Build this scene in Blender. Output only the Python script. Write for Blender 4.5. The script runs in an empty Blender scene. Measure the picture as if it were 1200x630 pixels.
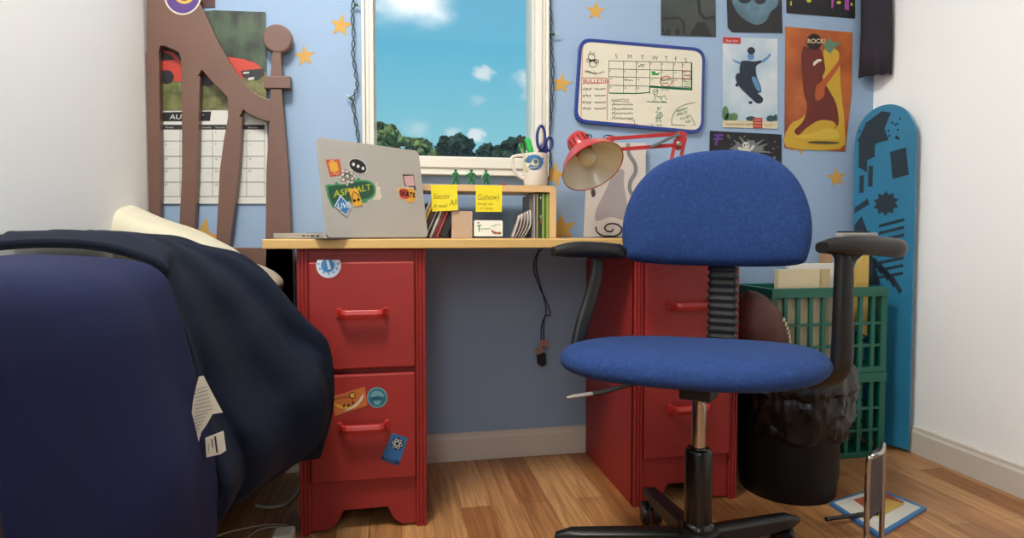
import bpy, bmesh, math, random
from mathutils import Vector, Matrix, noise as mnoise
random.seed(7)
S = bpy.context.scene
C = S.collection
PI = math.pi
# ------------------------------------------------------------------ camera
F, CX, CY = 720.0, 600.0, 301.7
YAW, PITCH = math.radians(10.8), math.radians(2.2)
CAM = Vector((0, -1.934, 0.72))
FW = Vector((math.sin(YAW)*math.cos(PITCH), math.cos(YAW)*math.cos(PITCH), -math.sin(PITCH)))
RT = Vector((math.cos(YAW), -math.sin(YAW), 0))
UP = RT.cross(FW)
cd = bpy.data.cameras.new('camera'); cam = bpy.data.objects.new('camera', cd); C.objects.link(cam)
cd.sensor_width = 36; cd.lens = F/1200*36; cd.shift_y = -(315-CY)/1200; cd.clip_start = .02
m = Matrix((RT, UP, -FW)).transposed().to_4x4(); m.translation = CAM
cam.matrix_world = m; S.camera = cam
# ------------------------------------------------------------------ exposure, lights, world
S.view_settings.view_transform = 'Standard'; S.view_settings.look = 'None'
S.view_settings.exposure = 0.47; S.view_settings.gamma = 1; S.view_settings.use_curve_mapping = False
def lin(c):
    return tuple(((v/255)/12.92 if v/255 <= .04045 else ((v/255+.055)/1.055)**2.4) for v in c) + (1,)
def area(name, loc, tgt, sx, sy, power, col):
    l = bpy.data.lights.new(name, 'AREA'); l.shape = 'RECTANGLE'; l.size = sx; l.size_y = sy
    l.energy = power; l.color = col
    o = bpy.data.objects.new(name, l); C.objects.link(o); o.location = loc
    o.rotation_euler = (Vector(tgt)-Vector(loc)).to_track_quat('-Z', 'Y').to_euler()
    return o
area('window_daylight', (-.43, -3.52, 1.6), (.3, 0, .95), .42, 1.25, 9, (1, .98, .95))
area('ceiling_light', (-.36, -1.25, 2.40), (-.20, -1.0, 0), .45, .45, 30, (1, .97, .92))
sun = bpy.data.lights.new('sun', 'SUN'); sun.energy = 2.2; sun.angle = .01; sun.color = (1, .95, .85)
so = bpy.data.objects.new('sun', sun); C.objects.link(so); so.location = (-4, 6, 8)
so.rotation_euler = Vector((.75, .35, -.8)).to_track_quat('-Z', 'Y').to_euler()

w = bpy.data.worlds.new('sky'); S.world = w; w.use_nodes = True
nt = w.node_tree; N = nt.nodes; L = nt.links; N.clear()
def nd(nt, t, **k):
    n = nt.nodes.new(t)
    for a, v in k.items(): setattr(n, a, v)
    return n
out = nd(nt, 'ShaderNodeOutputWorld'); bg = nd(nt, 'ShaderNodeBackground'); L.new(bg.outputs[0], out.inputs[0])
geo = nd(nt, 'ShaderNodeTexCoord'); sep = nd(nt, 'ShaderNodeSeparateXYZ'); L.new(geo.outputs['Generated'], sep.inputs[0])
ramp = nd(nt, 'ShaderNodeValToRGB'); L.new(sep.outputs[2], ramp.inputs[0])
e = ramp.color_ramp.elements
e[0].position = 0; e[0].color = lin((176, 218, 226)); e[1].position = .5; e[1].color = lin((88, 164, 208))
k = e.new(.14); k.color = lin((140, 204, 218)); k = e.new(.28); k.color = lin((108, 190, 220))
def ray(px, py):
    return (FW + RT*((px-CX)/F) + UP*((CY-py)/F))
def cloud(prev, px, py, r, amt, soft, seed):
    d = ray(px, py).normalized()
    sub = nd(nt, 'ShaderNodeVectorMath', operation='SUBTRACT'); L.new(geo.outputs['Generated'], sub.inputs[0]); sub.inputs[1].default_value = d
    mp = nd(nt, 'ShaderNodeMapping'); L.new(sub.outputs[0], mp.inputs[0]); mp.inputs['Scale'].default_value = (1/r, 1/r, 1.5/r)
    nz = nd(nt, 'ShaderNodeTexNoise'); nz.inputs['Scale'].default_value = 1.3; nz.inputs['Detail'].default_value = 5
    ad = nd(nt, 'ShaderNodeVectorMath', operation='ADD'); L.new(mp.outputs[0], ad.inputs[0]); ad.inputs[1].default_value = (seed, seed, 0); L.new(ad.outputs[0], nz.inputs['Vector'])
    ln = nd(nt, 'ShaderNodeVectorMath', operation='LENGTH'); L.new(mp.outputs[0], ln.inputs[0])
    a = nd(nt, 'ShaderNodeMath', operation='MULTIPLY_ADD'); L.new(nz.outputs[0], a.inputs[0]); a.inputs[1].default_value = 1.1; L.new(ln.outputs['Value'], a.inputs[2])
    mr = nd(nt, 'ShaderNodeMapRange'); mr.interpolation_type = 'SMOOTHSTEP'
    L.new(a.outputs[0], mr.inputs[0]); mr.inputs[1].default_value = 1.55; mr.inputs[2].default_value = 1.55-soft
    mr.inputs[3].default_value = 0; mr.inputs[4].default_value = amt
    mx = nd(nt, 'ShaderNodeMix', data_type='RGBA'); L.new(mr.outputs[0], mx.inputs[0]); L.new(prev, mx.inputs[6]); mx.inputs[7].default_value = (.9, .92, .93, 1) if amt < 1 else (1.3, 1.3, 1.3, 1)
    return mx.outputs[2]
c = ramp.outputs[0]
for args in ((487, -12, .085, 1.0, .9, 1), (566, 86, .022, .75, .7, 2), (616, 92, .026, .55, .8, 3), (622, 112, .022, .5, .9, 6),
             (558, 158, .020, .8, .6, 4), (530, 155, .02, .45, .9, 5), (560, 118, .018, .25, .9, 7), (489, 150, .03, .3, .9, 8)):
    c = cloud(c, *args)
L.new(c, bg.inputs[0]); bg.inputs[1].default_value = .76

# ------------------------------------------------------------------ materials
_m = {}
def mat(name, col, rough=.6, metal=0, var=.0, vscale=8, vstretch=(1, 1, 1), bump=0, bscale=60, col2=None, spec=.5, coat=0, sheen=0):
    if name in _m: return _m[name]
    M = bpy.data.materials.new(name); M.use_nodes = True; t = M.node_tree; p = t.nodes['Principled BSDF']
    p.inputs['Roughness'].default_value = rough; p.inputs['Metallic'].default_value = metal
    p.inputs['Specular IOR Level'].default_value = spec; p.inputs['Coat Weight'].default_value = coat; p.inputs['Sheen Weight'].default_value = sheen
    tc = nd(t, 'ShaderNodeTexCoord'); mp = nd(t, 'ShaderNodeMapping'); mp.inputs['Scale'].default_value = vstretch
    t.links.new(tc.outputs['Object'], mp.inputs[0])
    nz = nd(t, 'ShaderNodeTexNoise'); nz.inputs['Scale'].default_value = vscale; nz.inputs['Detail'].default_value = 4
    t.links.new(mp.outputs[0], nz.inputs['Vector'])
    ks = 1.0 if name.startswith('white_wall') else .77
    dk3 = lambda c: tuple(v*ks for v in c[:3])+(1,)
    c1 = dk3(lin(col)); c2 = dk3(lin(col2)) if col2 else tuple(max(0, v*(1-var)) for v in c1[:3])+(1,)
    r = nd(t, 'ShaderNodeValToRGB'); r.color_ramp.elements[0].color = c2; r.color_ramp.elements[1].color = c1
    r.color_ramp.elements[0].position = .38; r.color_ramp.elements[1].position = .62
    t.links.new(nz.outputs[0], r.inputs[0]); t.links.new(r.outputs[0], p.inputs['Base Color'])
    if bump:
        n2 = nd(t, 'ShaderNodeTexNoise'); n2.inputs['Scale'].default_value = bscale; n2.inputs['Detail'].default_value = 3
        t.links.new(mp.outputs[0], n2.inputs['Vector'])
        b = nd(t, 'ShaderNodeBump'); b.inputs['Strength'].default_value = bump; b.inputs['Distance'].default_value = .002
        t.links.new(n2.outputs[0], b.inputs['Height']); t.links.new(b.outputs[0], p.inputs['Normal'])
    _m[name] = M; return M
def ink(col, rough=.7): return mat('ink_%d_%d_%d' % tuple(col), col, rough)

# ------------------------------------------------------------------ surfaces reached from a pixel of the photograph
def at_depth(px, py, d): return CAM + ray(px, py)*d
class Plane:
    def __init__(s, o, n): s.o = Vector(o); s.n = Vector(n).normalized()
    def hit(s, px, py, off=0):
        d = ray(px, py); t = (s.o + s.n*off - CAM).dot(s.n)/d.dot(s.n)
        return CAM + d*t
    def nrm(s, p): return s.n
def PY(Y): return Plane((0, Y, 0), (0, -1, 0))
def PZ(Z): return Plane((0, 0, Z), (0, 0, 1))
class Cyl:                       # vertical cylinder / cone surface, front side
    def __init__(s, cx, cy, r): s.c = Vector((cx, cy)); s.r = r
    def hit(s, px, py, off=0):
        d = ray(px, py); o = Vector((CAM.x, CAM.y))-s.c; D = Vector((d.x, d.y)); r = s.r+off
        a = D.dot(D); b = 2*o.dot(D); cc = o.dot(o)-r*r; q = max(b*b-4*a*cc, 0)
        return CAM + d*((-b-math.sqrt(q))/(2*a))
# ------------------------------------------------------------------ mesh building (world coordinates, one mesh per part)
WL = {}
class MB:
    def __init__(s): s.v = []; s.f = []; s.m = []; s.cur = 0
    def add(s, vs, fs):
        b = len(s.v); s.v += [Vector(v) for v in vs]
        for f in fs: s.f.append([b+i for i in f]); s.m.append(s.cur)
        return s
    def box(s, a, b, M=None):
        x0, y0, z0 = a; x1, y1, z1 = b
        vs = [Vector((x, y, z)) for x in (x0, x1) for y in (y0, y1) for z in (z0, z1)]
        if M: vs = [M @ v for v in vs]
        return s.add(vs, [(0, 1, 3, 2), (4, 6, 7, 5), (0, 4, 5, 1), (2, 3, 7, 6), (0, 2, 6, 4), (1, 5, 7, 3)])
    def prism(s, pts, vec):
        n = len(pts); pts = [Vector(p) for p in pts]; q = [p+Vector(vec) for p in pts]
        return s.add(pts+q, [tuple(range(n)), tuple(range(2*n-1, n-1, -1))]+[(i, i+n, (i+1) % n+n, (i+1) % n) for i in range(n)])
    def xz(s, pts, y0, y1): return s.prism([(p[0], y0, p[1]) for p in pts], (0, y1-y0, 0))
    def pix(s, pl, pts, th=.001, off=0):      # outline on a plane, thickness behind it
        return s.prism([pl.hit(x, y, off) for x, y in pts], -pl.n*th)
    def tube(s, pts, r, n=10, flat=1.0, caps=True):
        pts = [Vector(p) for p in pts]; R = r if isinstance(r, (list, tuple)) else [r]*len(pts)
        vs = []; prev = None
        for i, p in enumerate(pts):
            t = (pts[min(i+1, len(pts)-1)]-pts[max(i-1, 0)]).normalized()
            if prev is None:
                a = t.cross(Vector((0, 0, 1)))
                if a.length < .05: a = t.cross(Vector((1, 0, 0)))
                a.normalize()
            else:
                a = prev-t*prev.dot(t); a.normalize()
            prev = a; b = t.cross(a)
            for k in range(n):
                th = 2*PI*k/n; vs.append(p+(a*math.cos(th)+b*math.sin(th)*flat)*R[i])
        fs = [(i*n+k, i*n+(k+1) % n, (i+1)*n+(k+1) % n, (i+1)*n+k) for i in range(len(pts)-1) for k in range(n)]
        if caps: fs += [tuple(range(n-1, -1, -1)), tuple((len(pts)-1)*n+k for k in range(n))]
        return s.add(vs, fs)
    def lathe(s, prof, c, axis=(0, 0, 1), n=32, a0=0, wob=None, caps=True):
        ax = Vector(axis).normalized(); u = ax.cross(Vector((0, 1, 0)))
        if u.length < .1: u = ax.cross(Vector((1, 0, 0)))
        u.normalize(); v = ax.cross(u); c = Vector(c); vs = []
        for j, (r, h) in enumerate(prof):
            for k in range(n):
                th = a0+2*PI*k/n; rr = max(r, 1e-5)*(1+(wob(th, h) if wob else 0)); vs.append(c+ax*h+(u*math.cos(th)+v*math.sin(th))*rr)
        m = len(prof)
        fs = [(i*n+k, i*n+(k+1) % n, (i+1)*n+(k+1) % n, (i+1)*n+k) for i in range(m-1) for k in range(n)]
        if caps and prof[0][0] > 1e-4: fs.append(tuple(range(n-1, -1, -1)))
        if caps and prof[-1][0] > 1e-4: fs.append(tuple((m-1)*n+k for k in range(n)))
        return s.add(vs, fs)
    def ball(s, c, r, M=None, n=16, m=10):
        c = Vector(c); rr = r if isinstance(r, (tuple, list)) else (r, r, r); vs = []
        for j in range(m+1):
            ph = PI*j/m
            for k in range(n):
                th = 2*PI*k/n; q = Vector((rr[0]*math.sin(ph)*math.cos(th), rr[1]*math.sin(ph)*math.sin(th), rr[2]*math.cos(ph)))
                vs.append(c+((M @ q) if M else q))
        return s.add(vs, [(j*n+k, (j+1)*n+k, (j+1)*n+(k+1) % n, j*n+(k+1) % n) for j in range(m) for k in range(n)])
    def stroke(s, pl, pts, wpx, off=.0008, closed=False):
        pts = list(pts)
        if closed: pts.append(pts[0])
        Ls = []
        for i, p in enumerate(pts):
            a = pts[max(i-1, 0)]; b = pts[min(i+1, len(pts)-1)]; dx, dy = b[0]-a[0], b[1]-a[1]; l = math.hypot(dx, dy) or 1
            nx, ny = -dy/l*wpx/2, dx/l*wpx/2
            Ls.append((pl.hit(p[0]+nx, p[1]+ny, off), pl.hit(p[0]-nx, p[1]-ny, off)))
        for i in range(len(Ls)-1): s.add([Ls[i][0], Ls[i][1], Ls[i+1][1], Ls[i+1][0]], [(0, 1, 2, 3)])
        return s
    def grid(s, rows, closed=False):
        n = len(rows[0]); vs = [p for r in rows for p in r]
        return s.add(vs, [(i*n+k, i*n+(k+1) % n, (i+1)*n+(k+1) % n, (i+1)*n+k) for i in range(len(rows)-1) for k in range(n if closed else n-1)])
    def build(s, name, M, parent=None, smooth=False, bevel=0, subsurf=0, solid=0):
        me = bpy.data.meshes.new(name)
        lo = Vector([min(v[i] for v in s.v) for i in range(3)]); hi = Vector([max(v[i] for v in s.v) for i in range(3)])
        o0 = Vector(((lo.x+hi.x)/2, (lo.y+hi.y)/2, lo.z))
        me.from_pydata([v-o0 for v in s.v], [], s.f)
        for mm in (M if isinstance(M, (list, tuple)) else [M]): me.materials.append(mm)
        for p, i in zip(me.polygons, s.m): p.material_index = i
        bm = bmesh.new(); bm.from_mesh(me)
        if smooth: bmesh.ops.remove_doubles(bm, verts=bm.verts, dist=1e-5)
        bmesh.ops.recalc_face_normals(bm, faces=bm.faces)
        if smooth:
            for f in bm.faces: f.smooth = True
            for ed in bm.edges:
                if len(ed.link_faces) == 2 and ed.calc_face_angle(0) > .75: ed.smooth = False
        bm.to_mesh(me); bm.free()
        o = bpy.data.objects.new(name, me); C.objects.link(o); WL[o] = o0
        if parent: o.parent = parent; o.location = o0-WL[parent]
        else: o.location = o0
        if solid: q = o.modifiers.new('solid', 'SOLIDIFY'); q.thickness = solid; q.offset = 0
        if bevel: q = o.modifiers.new('bevel', 'BEVEL'); q.width = bevel; q.segments = 2; q.limit_method = 'ANGLE'; q.angle_limit = .7
        if subsurf: q = o.modifiers.new('sub', 'SUBSURF'); q.levels = q.render_levels = subsurf
        return o
def tag(o, label=None, cat=None, group=None, kind=None):
    if label: o['label'] = label
    if cat: o['category'] = cat
    if group: o['group'] = group
    if kind: o['kind'] = kind
    return o
def thing(name, loc, label, cat, group=None):
    o = bpy.data.objects.new(name, None); C.objects.link(o); o.location = loc; o.empty_display_size = .05; WL[o] = Vector(loc)
    return tag(o, label, cat, group)
def struct(o): o['kind'] = 'structure'; return o
def cat_rom(pts, k=6, closed=False):
    P = [Vector(p) for p in pts]; n = len(P); o = []
    rng = range(n) if closed else range(n-1)
    for i in rng:
        if closed: a, b, c_, d = P[(i-1) % n], P[i], P[(i+1) % n], P[(i+2) % n]
        else: a, b, c_, d = P[max(i-1, 0)], P[i], P[i+1], P[min(i+2, n-1)]
        for j in range(k):
            t = j/k; o.append(.5*((2*b)+(c_-a)*t+(2*a-5*b+4*c_-d)*t*t+(3*b-a-3*c_+d)*t**3))
    if not closed: o.append(P[-1])
    return o
def cr2(pts, k=6, closed=False): return [(p.x, p.y) for p in cat_rom([(a, b, 0) for a, b in pts], k, closed)]
def circ(cx, cy, rx, ry=None, n=24, a=0):
    ry = ry or rx
    return [(cx+rx*math.cos(t)*math.cos(a)-ry*math.sin(t)*math.sin(a), cy+rx*math.cos(t)*math.sin(a)+ry*math.sin(t)*math.cos(a)) for t in [2*PI*i/n for i in range(n)]]
def text(name, s, pl, px, py, h, M, parent, slope=0, off=.0012, condense=1.0, ital=0, weight=0, lab=None):
    """writing on a surface: px,py = lower left corner, h = capital height, both as seen in the photo"""
    cu = bpy.data.curves.new(name, 'FONT'); cu.body = s; cu.size = 1.0; cu.extrude = 0; cu.shear = ital; cu.offset = weight; cu.resolution_u = 3
    t = bpy.data.objects.new('t', cu); me = bpy.data.meshes.new_from_object(t); bpy.data.objects.remove(t)
    a = pl.hit(px, py, off); b = pl.hit(px+5, py+5*slope, off); u = pl.hit(px, py-5, off)
    ex = (b-a)/5; ez = (u-a)/5; k = h/.70
    b_ = MB(); vs = [a+ex*(v.co.x*k*condense)+ez*(v.co.y*k) for v in me.vertices]
    b_.add(vs, [tuple(p.vertices) for p in me.polygons]); bpy.data.meshes.remove(me)
    o = b_.build(name, M, parent)
    if lab: o['label'] = lab
    return o
def scribble(b, pl, x0, y0, x1, h, wpx=.6, n=None, slope=0):
    n = n or max(4, int((x1-x0)/1.6)); pts = []
    for i in range(n+1):
        x = x0+(x1-x0)*i/n; pts.append((x+random.uniform(-.4, .4), y0+slope*(x-x0)+(random.uniform(.2, 1)*h/2)*(1 if i % 2 else -1)))
    b.stroke(pl, pts, wpx)

# ================================================================== the room
XL, XR, YB, ZC = -.684, 1.683, -3.6, 2.45
wp = PY(0)
wallm = mat('blue_wall_paint', (163, 190, 221), .75, var=.03, vscale=3, bump=.06, bscale=90)
white = mat('white_wall_paint', (252, 252, 250), .8, var=.01, vscale=2, bump=.05, bscale=90)
trimw = mat('white_gloss_trim', (246, 241, 228), .4, var=.02)
WX0, WX1 = wp.hit(438.5, 110).x, wp.hit(625.5, 110).x
WZ0, WZ1 = wp.hit(530, 184.5).z, 1.78
def floor_mat():
    M = bpy.data.materials.new('oak_planks'); M.use_nodes = True; t = M.node_tree; p = t.nodes['Principled BSDF']; k = t.links
    tc = nd(t, 'ShaderNodeTexCoord'); mp = nd(t, 'ShaderNodeMapping'); mp.inputs['Rotation'].default_value = (0, 0, PI/2)
    mp.inputs['Location'].default_value = (.37, .02, 0)
    k.new(tc.outputs['Object'], mp.inputs[0])
    br = nd(t, 'ShaderNodeTexBrick'); br.offset = .43; br.inputs['Scale'].default_value = 1; br.inputs['Brick Width'].default_value = .75
    br.inputs['Row Height'].default_value = .078; br.inputs['Mortar Size'].default_value = .0007; br.inputs['Mortar Smooth'].default_value = .3
    br.inputs['Color1'].default_value = tuple(v*.77 for v in lin((226, 172, 112))[:3])+(1,); br.inputs['Color2'].default_value = tuple(v*.77 for v in lin((176, 114, 64))[:3])+(1,); br.inputs['Mortar'].default_value = lin((90, 55, 28))
    k.new(mp.outputs[0], br.inputs[0])
    m2 = nd(t, 'ShaderNodeMapping'); m2.inputs['Scale'].default_value = (30, 1.6, 1); k.new(tc.outputs['Object'], m2.inputs[0])
    nz = nd(t, 'ShaderNodeTexNoise'); nz.inputs['Scale'].default_value = 1.6; nz.inputs['Detail'].default_value = 8; nz.inputs['Distortion'].default_value = 1.6
    k.new(m2.outputs[0], nz.inputs['Vector'])
    r = nd(t, 'ShaderNodeValToRGB'); r.color_ramp.elements[0].position = .35; r.color_ramp.elements[0].color = (.52, .43, .36, 1); r.color_ramp.elements[1].position = .62; r.color_ramp.elements[1].color = (1, 1, 1, 1)
    k.new(nz.outputs[0], r.inputs[0])
    mx = nd(t, 'ShaderNodeMix', data_type='RGBA', blend_type='MULTIPLY'); mx.inputs[0].default_value = .8
    k.new(br.outputs[0], mx.inputs[6]); k.new(r.outputs[0], mx.inputs[7]); k.new(mx.outputs[2], p.inputs['Base Color'])
    p.inputs['Roughness'].default_value = .38
    b = nd(t, 'ShaderNodeBump'); b.inputs['Strength'].default_value = .15; b.inputs['Distance'].default_value = .001; k.new(br.outputs['Fac'], b.inputs['Height']); b.invert = True
    k.new(b.outputs[0], p.inputs['Normal'])
    return M
struct(MB().box((XL-.1, YB-.1, -.08), (XR+.1, .12, 0)).build('floor', floor_mat()))
struct(MB().box((XL-.1, YB-.1, ZC), (XR+.1, .12, ZC+.08)).build('ceiling', white))
b = MB()   # wall with the window opening
b.box((XL-.1, 0, 0), (WX0-.02, .12, ZC)); b.box((WX1+.02, 0, 0), (XR+.1, .12, ZC)); b.box((WX0-.02, 0, 0), (WX1+.02, .12, WZ0-.02)); b.box((WX0-.02, 0, WZ1+.02), (WX1+.02, .12, ZC))
struct(b.build('wall_back', wallm))
struct(MB().box((XL-.1, YB, 0), (XL, 0, ZC)).build('wall_left', white))
struct(MB().box((XR, YB, 0), (XR+.1, 0, ZC)).build('wall_right', white))
b = MB(); b.box((XL, YB-.1, 0), (XR, YB, .9)); b.box((XL, YB-.1, 2.3), (XR, YB, ZC)); b.box((XL, YB-.1, .9), (-.67, YB, 2.3)); b.box((-.19, YB-.1, .9), (XR, YB, 2.3))
struct(b.build('wall_front', wallm))
glass = bpy.data.materials.new('window_glass'); glass.use_nodes = True; t = glass.node_tree; t.nodes.clear()
o_ = nd(t, 'ShaderNodeOutputMaterial'); mxs = nd(t, 'ShaderNodeMixShader'); tr = nd(t, 'ShaderNodeBsdfTransparent'); gl = nd(t, 'ShaderNodeBsdfGlossy'); gl.inputs['Roughness'].default_value = .03
tr.inputs[0].default_value = (.96, .98, .98, 1); mxs.inputs[0].default_value = .05
t.links.new(tr.outputs[0], mxs.inputs[1]); t.links.new(gl.outputs[0], mxs.inputs[2]); t.links.new(mxs.outputs[0], o_.inputs[0])
# window_1: casing with stepped moulding
OX0, OX1, OZ0 = wp.hit(424.5, 110).x, wp.hit(641.5, 110).x, wp.hit(540, 206).z
OZ1 = WZ1+.05
win = bpy.data.objects.new('window_1', None); C.objects.link(win); WL[win] = Vector(((WX0+WX1)/2, 0, WZ0)); win.location = WL[win]; win['kind'] = 'structure'
def ring(b, x0, x1, z0, z1, X0, X1, Z0, Z1, y0, y1):   # rectangular frame between outer (x0..) and inner (X0..)
    o4 = [(x0, z0), (x1, z0), (x1, z1), (x0, z1)]; i4 = [(X0, Z0), (X1, Z0), (X1, Z1), (X0, Z1)]
    for i in range(4):
        j = (i+1) % 4; b.xz([o4[i], o4[j], i4[j], i4[i]], y0, y1)
b = MB(); dx = (WX0-OX0)
ring(b, OX0, OX1, OZ0, OZ1, OX0+dx*.28, OX1-dx*.28, OZ0+dx*.28, OZ1-dx*.28, -.026, 0)
ring(b, OX0+dx*.28, OX1-dx*.28, OZ0+dx*.28, OZ1-dx*.28, OX0+dx*.62, OX1-dx*.62, OZ0+dx*.62, OZ1-dx*.62, -.018, 0)
ring(b, OX0+dx*.62, OX1-dx*.62, OZ0+dx*.62, OZ1-dx*.62, WX0, WX1, WZ0, WZ1, -.024, 0)
b.build('window_frame', trimw, win, bevel=.003)
b = MB(); ring(b, WX0-.02, WX1+.02, WZ0-.02, WZ1+.02, WX0+.004, WX1-.004, WZ0+.004, WZ1-.004, .004, .10); b.build('window_lining', trimw, win)
MB().box((WX0-.01, .03, WZ0-.01), (WX1+.01, .034, WZ1+.01)).build('window_pane', glass, win)
# window behind the camera
w2 = bpy.data.objects.new('window_2', None); C.objects.link(w2); WL[w2] = Vector((-.43, YB, .9)); w2.location = WL[w2]; w2['kind'] = 'structure'
b = MB(); ring(b, -.68, -.14, .84, 2.36, -.655, -.205, .915, 2.285, YB-.02, YB+.03); b.box((-.655, YB-.01, 1.58), (-.205, YB+.02, 1.61)); b.build('window_frame', trimw, w2, bevel=.004)
MB().box((-.66, YB-.03, .91), (-.2, YB-.025, 2.29)).build('window_pane', glass, w2)
# baseboards
def baseboard(name, pts):
    b = MB(); b.prism(pts[0], pts[1]); return struct(b.build(name, mat('white_baseboard', (236, 226, 212), .45, var=.03), bevel=.002))
prof = [(0, 0), (-.016, 0), (-.016, .07), (-.011, .078), (-.010, .088), (0, .09)]
baseboard('baseboard_back', ([(XL, y, z) for y, z in prof], (XR-XL, 0, 0)))
baseboard('baseboard_left', ([(XL-y, YB+.001, z) for y, z in prof], (0, -YB-.02, 0)))
baseboard('baseboard_right', ([(XR+y, YB+.001, z) for y, z in prof], (0, -YB-.02, 0)))
# ------------------------------------------------------------------ outdoors
struct(MB().box((-40, .5, -3.1), (40, 80, -3.0)).build('ground', mat('lawn', (70, 95, 45), .9, var=.4, vscale=1.5)))
bark = mat('bark', (70, 55, 42), .9, var=.4, bump=.4)
def tree(px, py, d, wpx, hpx, m, label, seed):
    rnd = random.Random(seed); top = at_depth(px, py, d); sc = d/F; R = wpx*sc/2; H = hpx*sc
    base = Vector((top.x, top.y, -3.0)); t = thing('garden_tree', base, label, 'tree', None)
    cz = top.z-H/2; cr = MB()
    for i in range(170):
        a = rnd.uniform(0, 2*PI); zz = rnd.uniform(-1, 1); rr = math.sqrt(max(0, 1-zz*zz))*rnd.uniform(.35, 1)
        c_ = Vector((top.x+math.cos(a)*rr*R*.85, top.y+math.sin(a)*rr*R*.7, cz+zz*(H/2)*.85)); q = rnd.uniform(.09, .22)*min(R, H/1.5)
        b0 = len(cr.v); cr.ball(c_, (q, q, q*.8), n=10, m=7)
        for v in cr.v[b0:]:
            v += Vector((mnoise.noise(v*9), mnoise.noise(v*9+Vector((9, 0, 0))), mnoise.noise(v*9+Vector((0, 9, 0)))))*q*.9
    cr.build('crown', m, t)
    MB().tube([base, base+Vector((.1, 0, (cz+3)*.5)), Vector((top.x, top.y, cz+H*.1))], [.22, .17, .1], n=10).build('trunk', bark, t, smooth=True)
lg = mat('light_leaves', (160, 172, 92), .9, vscale=7, col2=(44, 66, 34)); dg = mat('dark_leaves', (66, 92, 66), .9, vscale=7, col2=(18, 32, 28))
tree(450, 139, 11, 78, 105, lg, 'light green tree at the left in the window view', 1)
tree(492, 160, 14, 60, 85, lg, 'lower olive tree between the bright tree and the dark ones in the window', 2)
tree(534, 156, 17.5, 80, 100, dg, 'dark tree in the middle of the window view', 3)
tree(574, 166, 21, 70, 90, dg, 'lowest dark tree, just right of the middle of the window', 4)
tree(612, 155, 14, 80, 100, dg, 'dark tree at the right in the window view', 5)

# ================================================================== desk and cabinets
DZ = .708; DT = .0225; YF = -.425
maple = mat('maple_laminate', (240, 196, 120), .42, var=.06, vscale=3, vstretch=(1, 14, 14), coat=.15)
dx0 = PY(-.445).hit(307, 285).x
desk = MB().box((dx0, -.445, DZ-DT), (1.02, -.0405, DZ)).build('desktop', maple, bevel=.002)
tag(desk, 'long light maple board laid across the two red drawer cabinets', 'desktop')
red = mat('red_cabinet_paint', (170, 44, 39), .5, var=.12, vscale=4, bump=.08, bscale=25)
def cabinet(x0, x1, label):
    w_ = x1-x0; H = DZ-DT-.001; t = thing('drawer_cabinet', ((x0+x1)/2, (YF-.005)/2-.004, 0), label, 'cabinet', 'red two-drawer cabinets')
    st = .026; y1 = -.018
    b = MB()
    b.box((x0, YF+.004, .0), (x0+.014, y1, H)); b.box((x1-.014, YF+.004, .0), (x1, y1, H)); b.box((x0+.014, y1-.012, .05), (x1-.014, y1, H)); b.box((x0+.014, YF+.004, H-.015), (x1-.014, y1, H))
    b.box((x0+.014, YF+.01, .10), (x1-.014, y1-.01, .112))
    b.box((x0+st, YF+.008, .10), (x1-st, YF+.02, H-.01))
    b.build('carcass', red, t)
    b = MB(); a, c_ = x0+st, x1-st; q = (c_-a)      # bottom apron with cut-out foot
    b.xz([(a, .126), (a, .006), (a+q*.16, .006), (a+q*.24, .022), (a+q*.30, .052), (a+q*.72, .052), (a+q*.78, .022), (a+q*.86, .006), (c_, .006), (c_, .126)], YF+.004, YF+.018)
    b.build('apron', red, t, bevel=.0015)
    for sx in (x0, x1-st):
        b = MB(); b.box((sx, YF, 0), (sx+st, YF+.012, H))
        for i in range(3):
            cx = sx+st*(i+.5)/3; pts = []
            pts = [(cx-st*.13, H), (cx-st*.13, 0)]
            b.prism([(cx-st*.125, YF, 0), (cx-st*.115, YF-.0022, 0), (cx-st*.06, YF-.0038, 0), (cx+st*.06, YF-.0038, 0), (cx+st*.115, YF-.0022, 0), (cx+st*.125, YF, 0)], (0, 0, H))
        b.build('fluted_stile', red, t)
    for (z0, z1, hz) in ((.398, .654, .534), (.127, .385, .262)):
        d = MB().box((a+.001, YF-.011, z0), (c_-.001, YF+.006, z1)).build('drawer', red, t, bevel=.004)
        hx0, hx1 = a+q*.27, a+q*.73; y = YF-.011
        hb = MB(); n = 12; rows = []
        for i in range(n+1):
            x = hx0+(hx1-hx0)*i/n; e_ = min(1, min(i, n-i)/1.6); yy = y-.024*math.sin(min(1, e_)*PI/2)
            zc = hz-.002*e_
            rows.append([(x, yy-.006, zc-.011), (x, yy-.009, zc), (x, yy-.006, zc+.010), (x, yy+.005, zc+.010), (x, yy+.006 if e_ > 0 else y, zc-.011)])
        hb.grid(rows, closed=True); hb.add(rows[0], [(0, 1, 2, 3, 4)]); hb.add(rows[-1], [(4, 3, 2, 1, 0)])
        hb.box((hx0-.004, y-.006, hz-.012), (hx0+.008, y+.001, hz+.011)); hb.box((hx1-.008, y-.006, hz-.012), (hx1+.004, y+.001, hz+.011))
        hb.build('handle', mat('red_handle_paint', (190, 46, 40), .35), d, bevel=.0015)
        d['z'] = 0; del d['z']
        yield_drawers.append(d)
    return t
yield_drawers = []
fp = PY(YF)
cabL = cabinet(fp.hit(349.5, 450).x, fp.hit(499.5, 450).x, 'red painted drawer cabinet with stickers, under the left end of the desktop')
cabR = cabinet(fp.hit(742.5, 450).x, fp.hit(864.5, 450).x, 'plain red painted drawer cabinet behind the blue office chair')
d1, d2 = yield_drawers[0], yield_drawers[1]
dp = PY(YF-.011)
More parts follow.
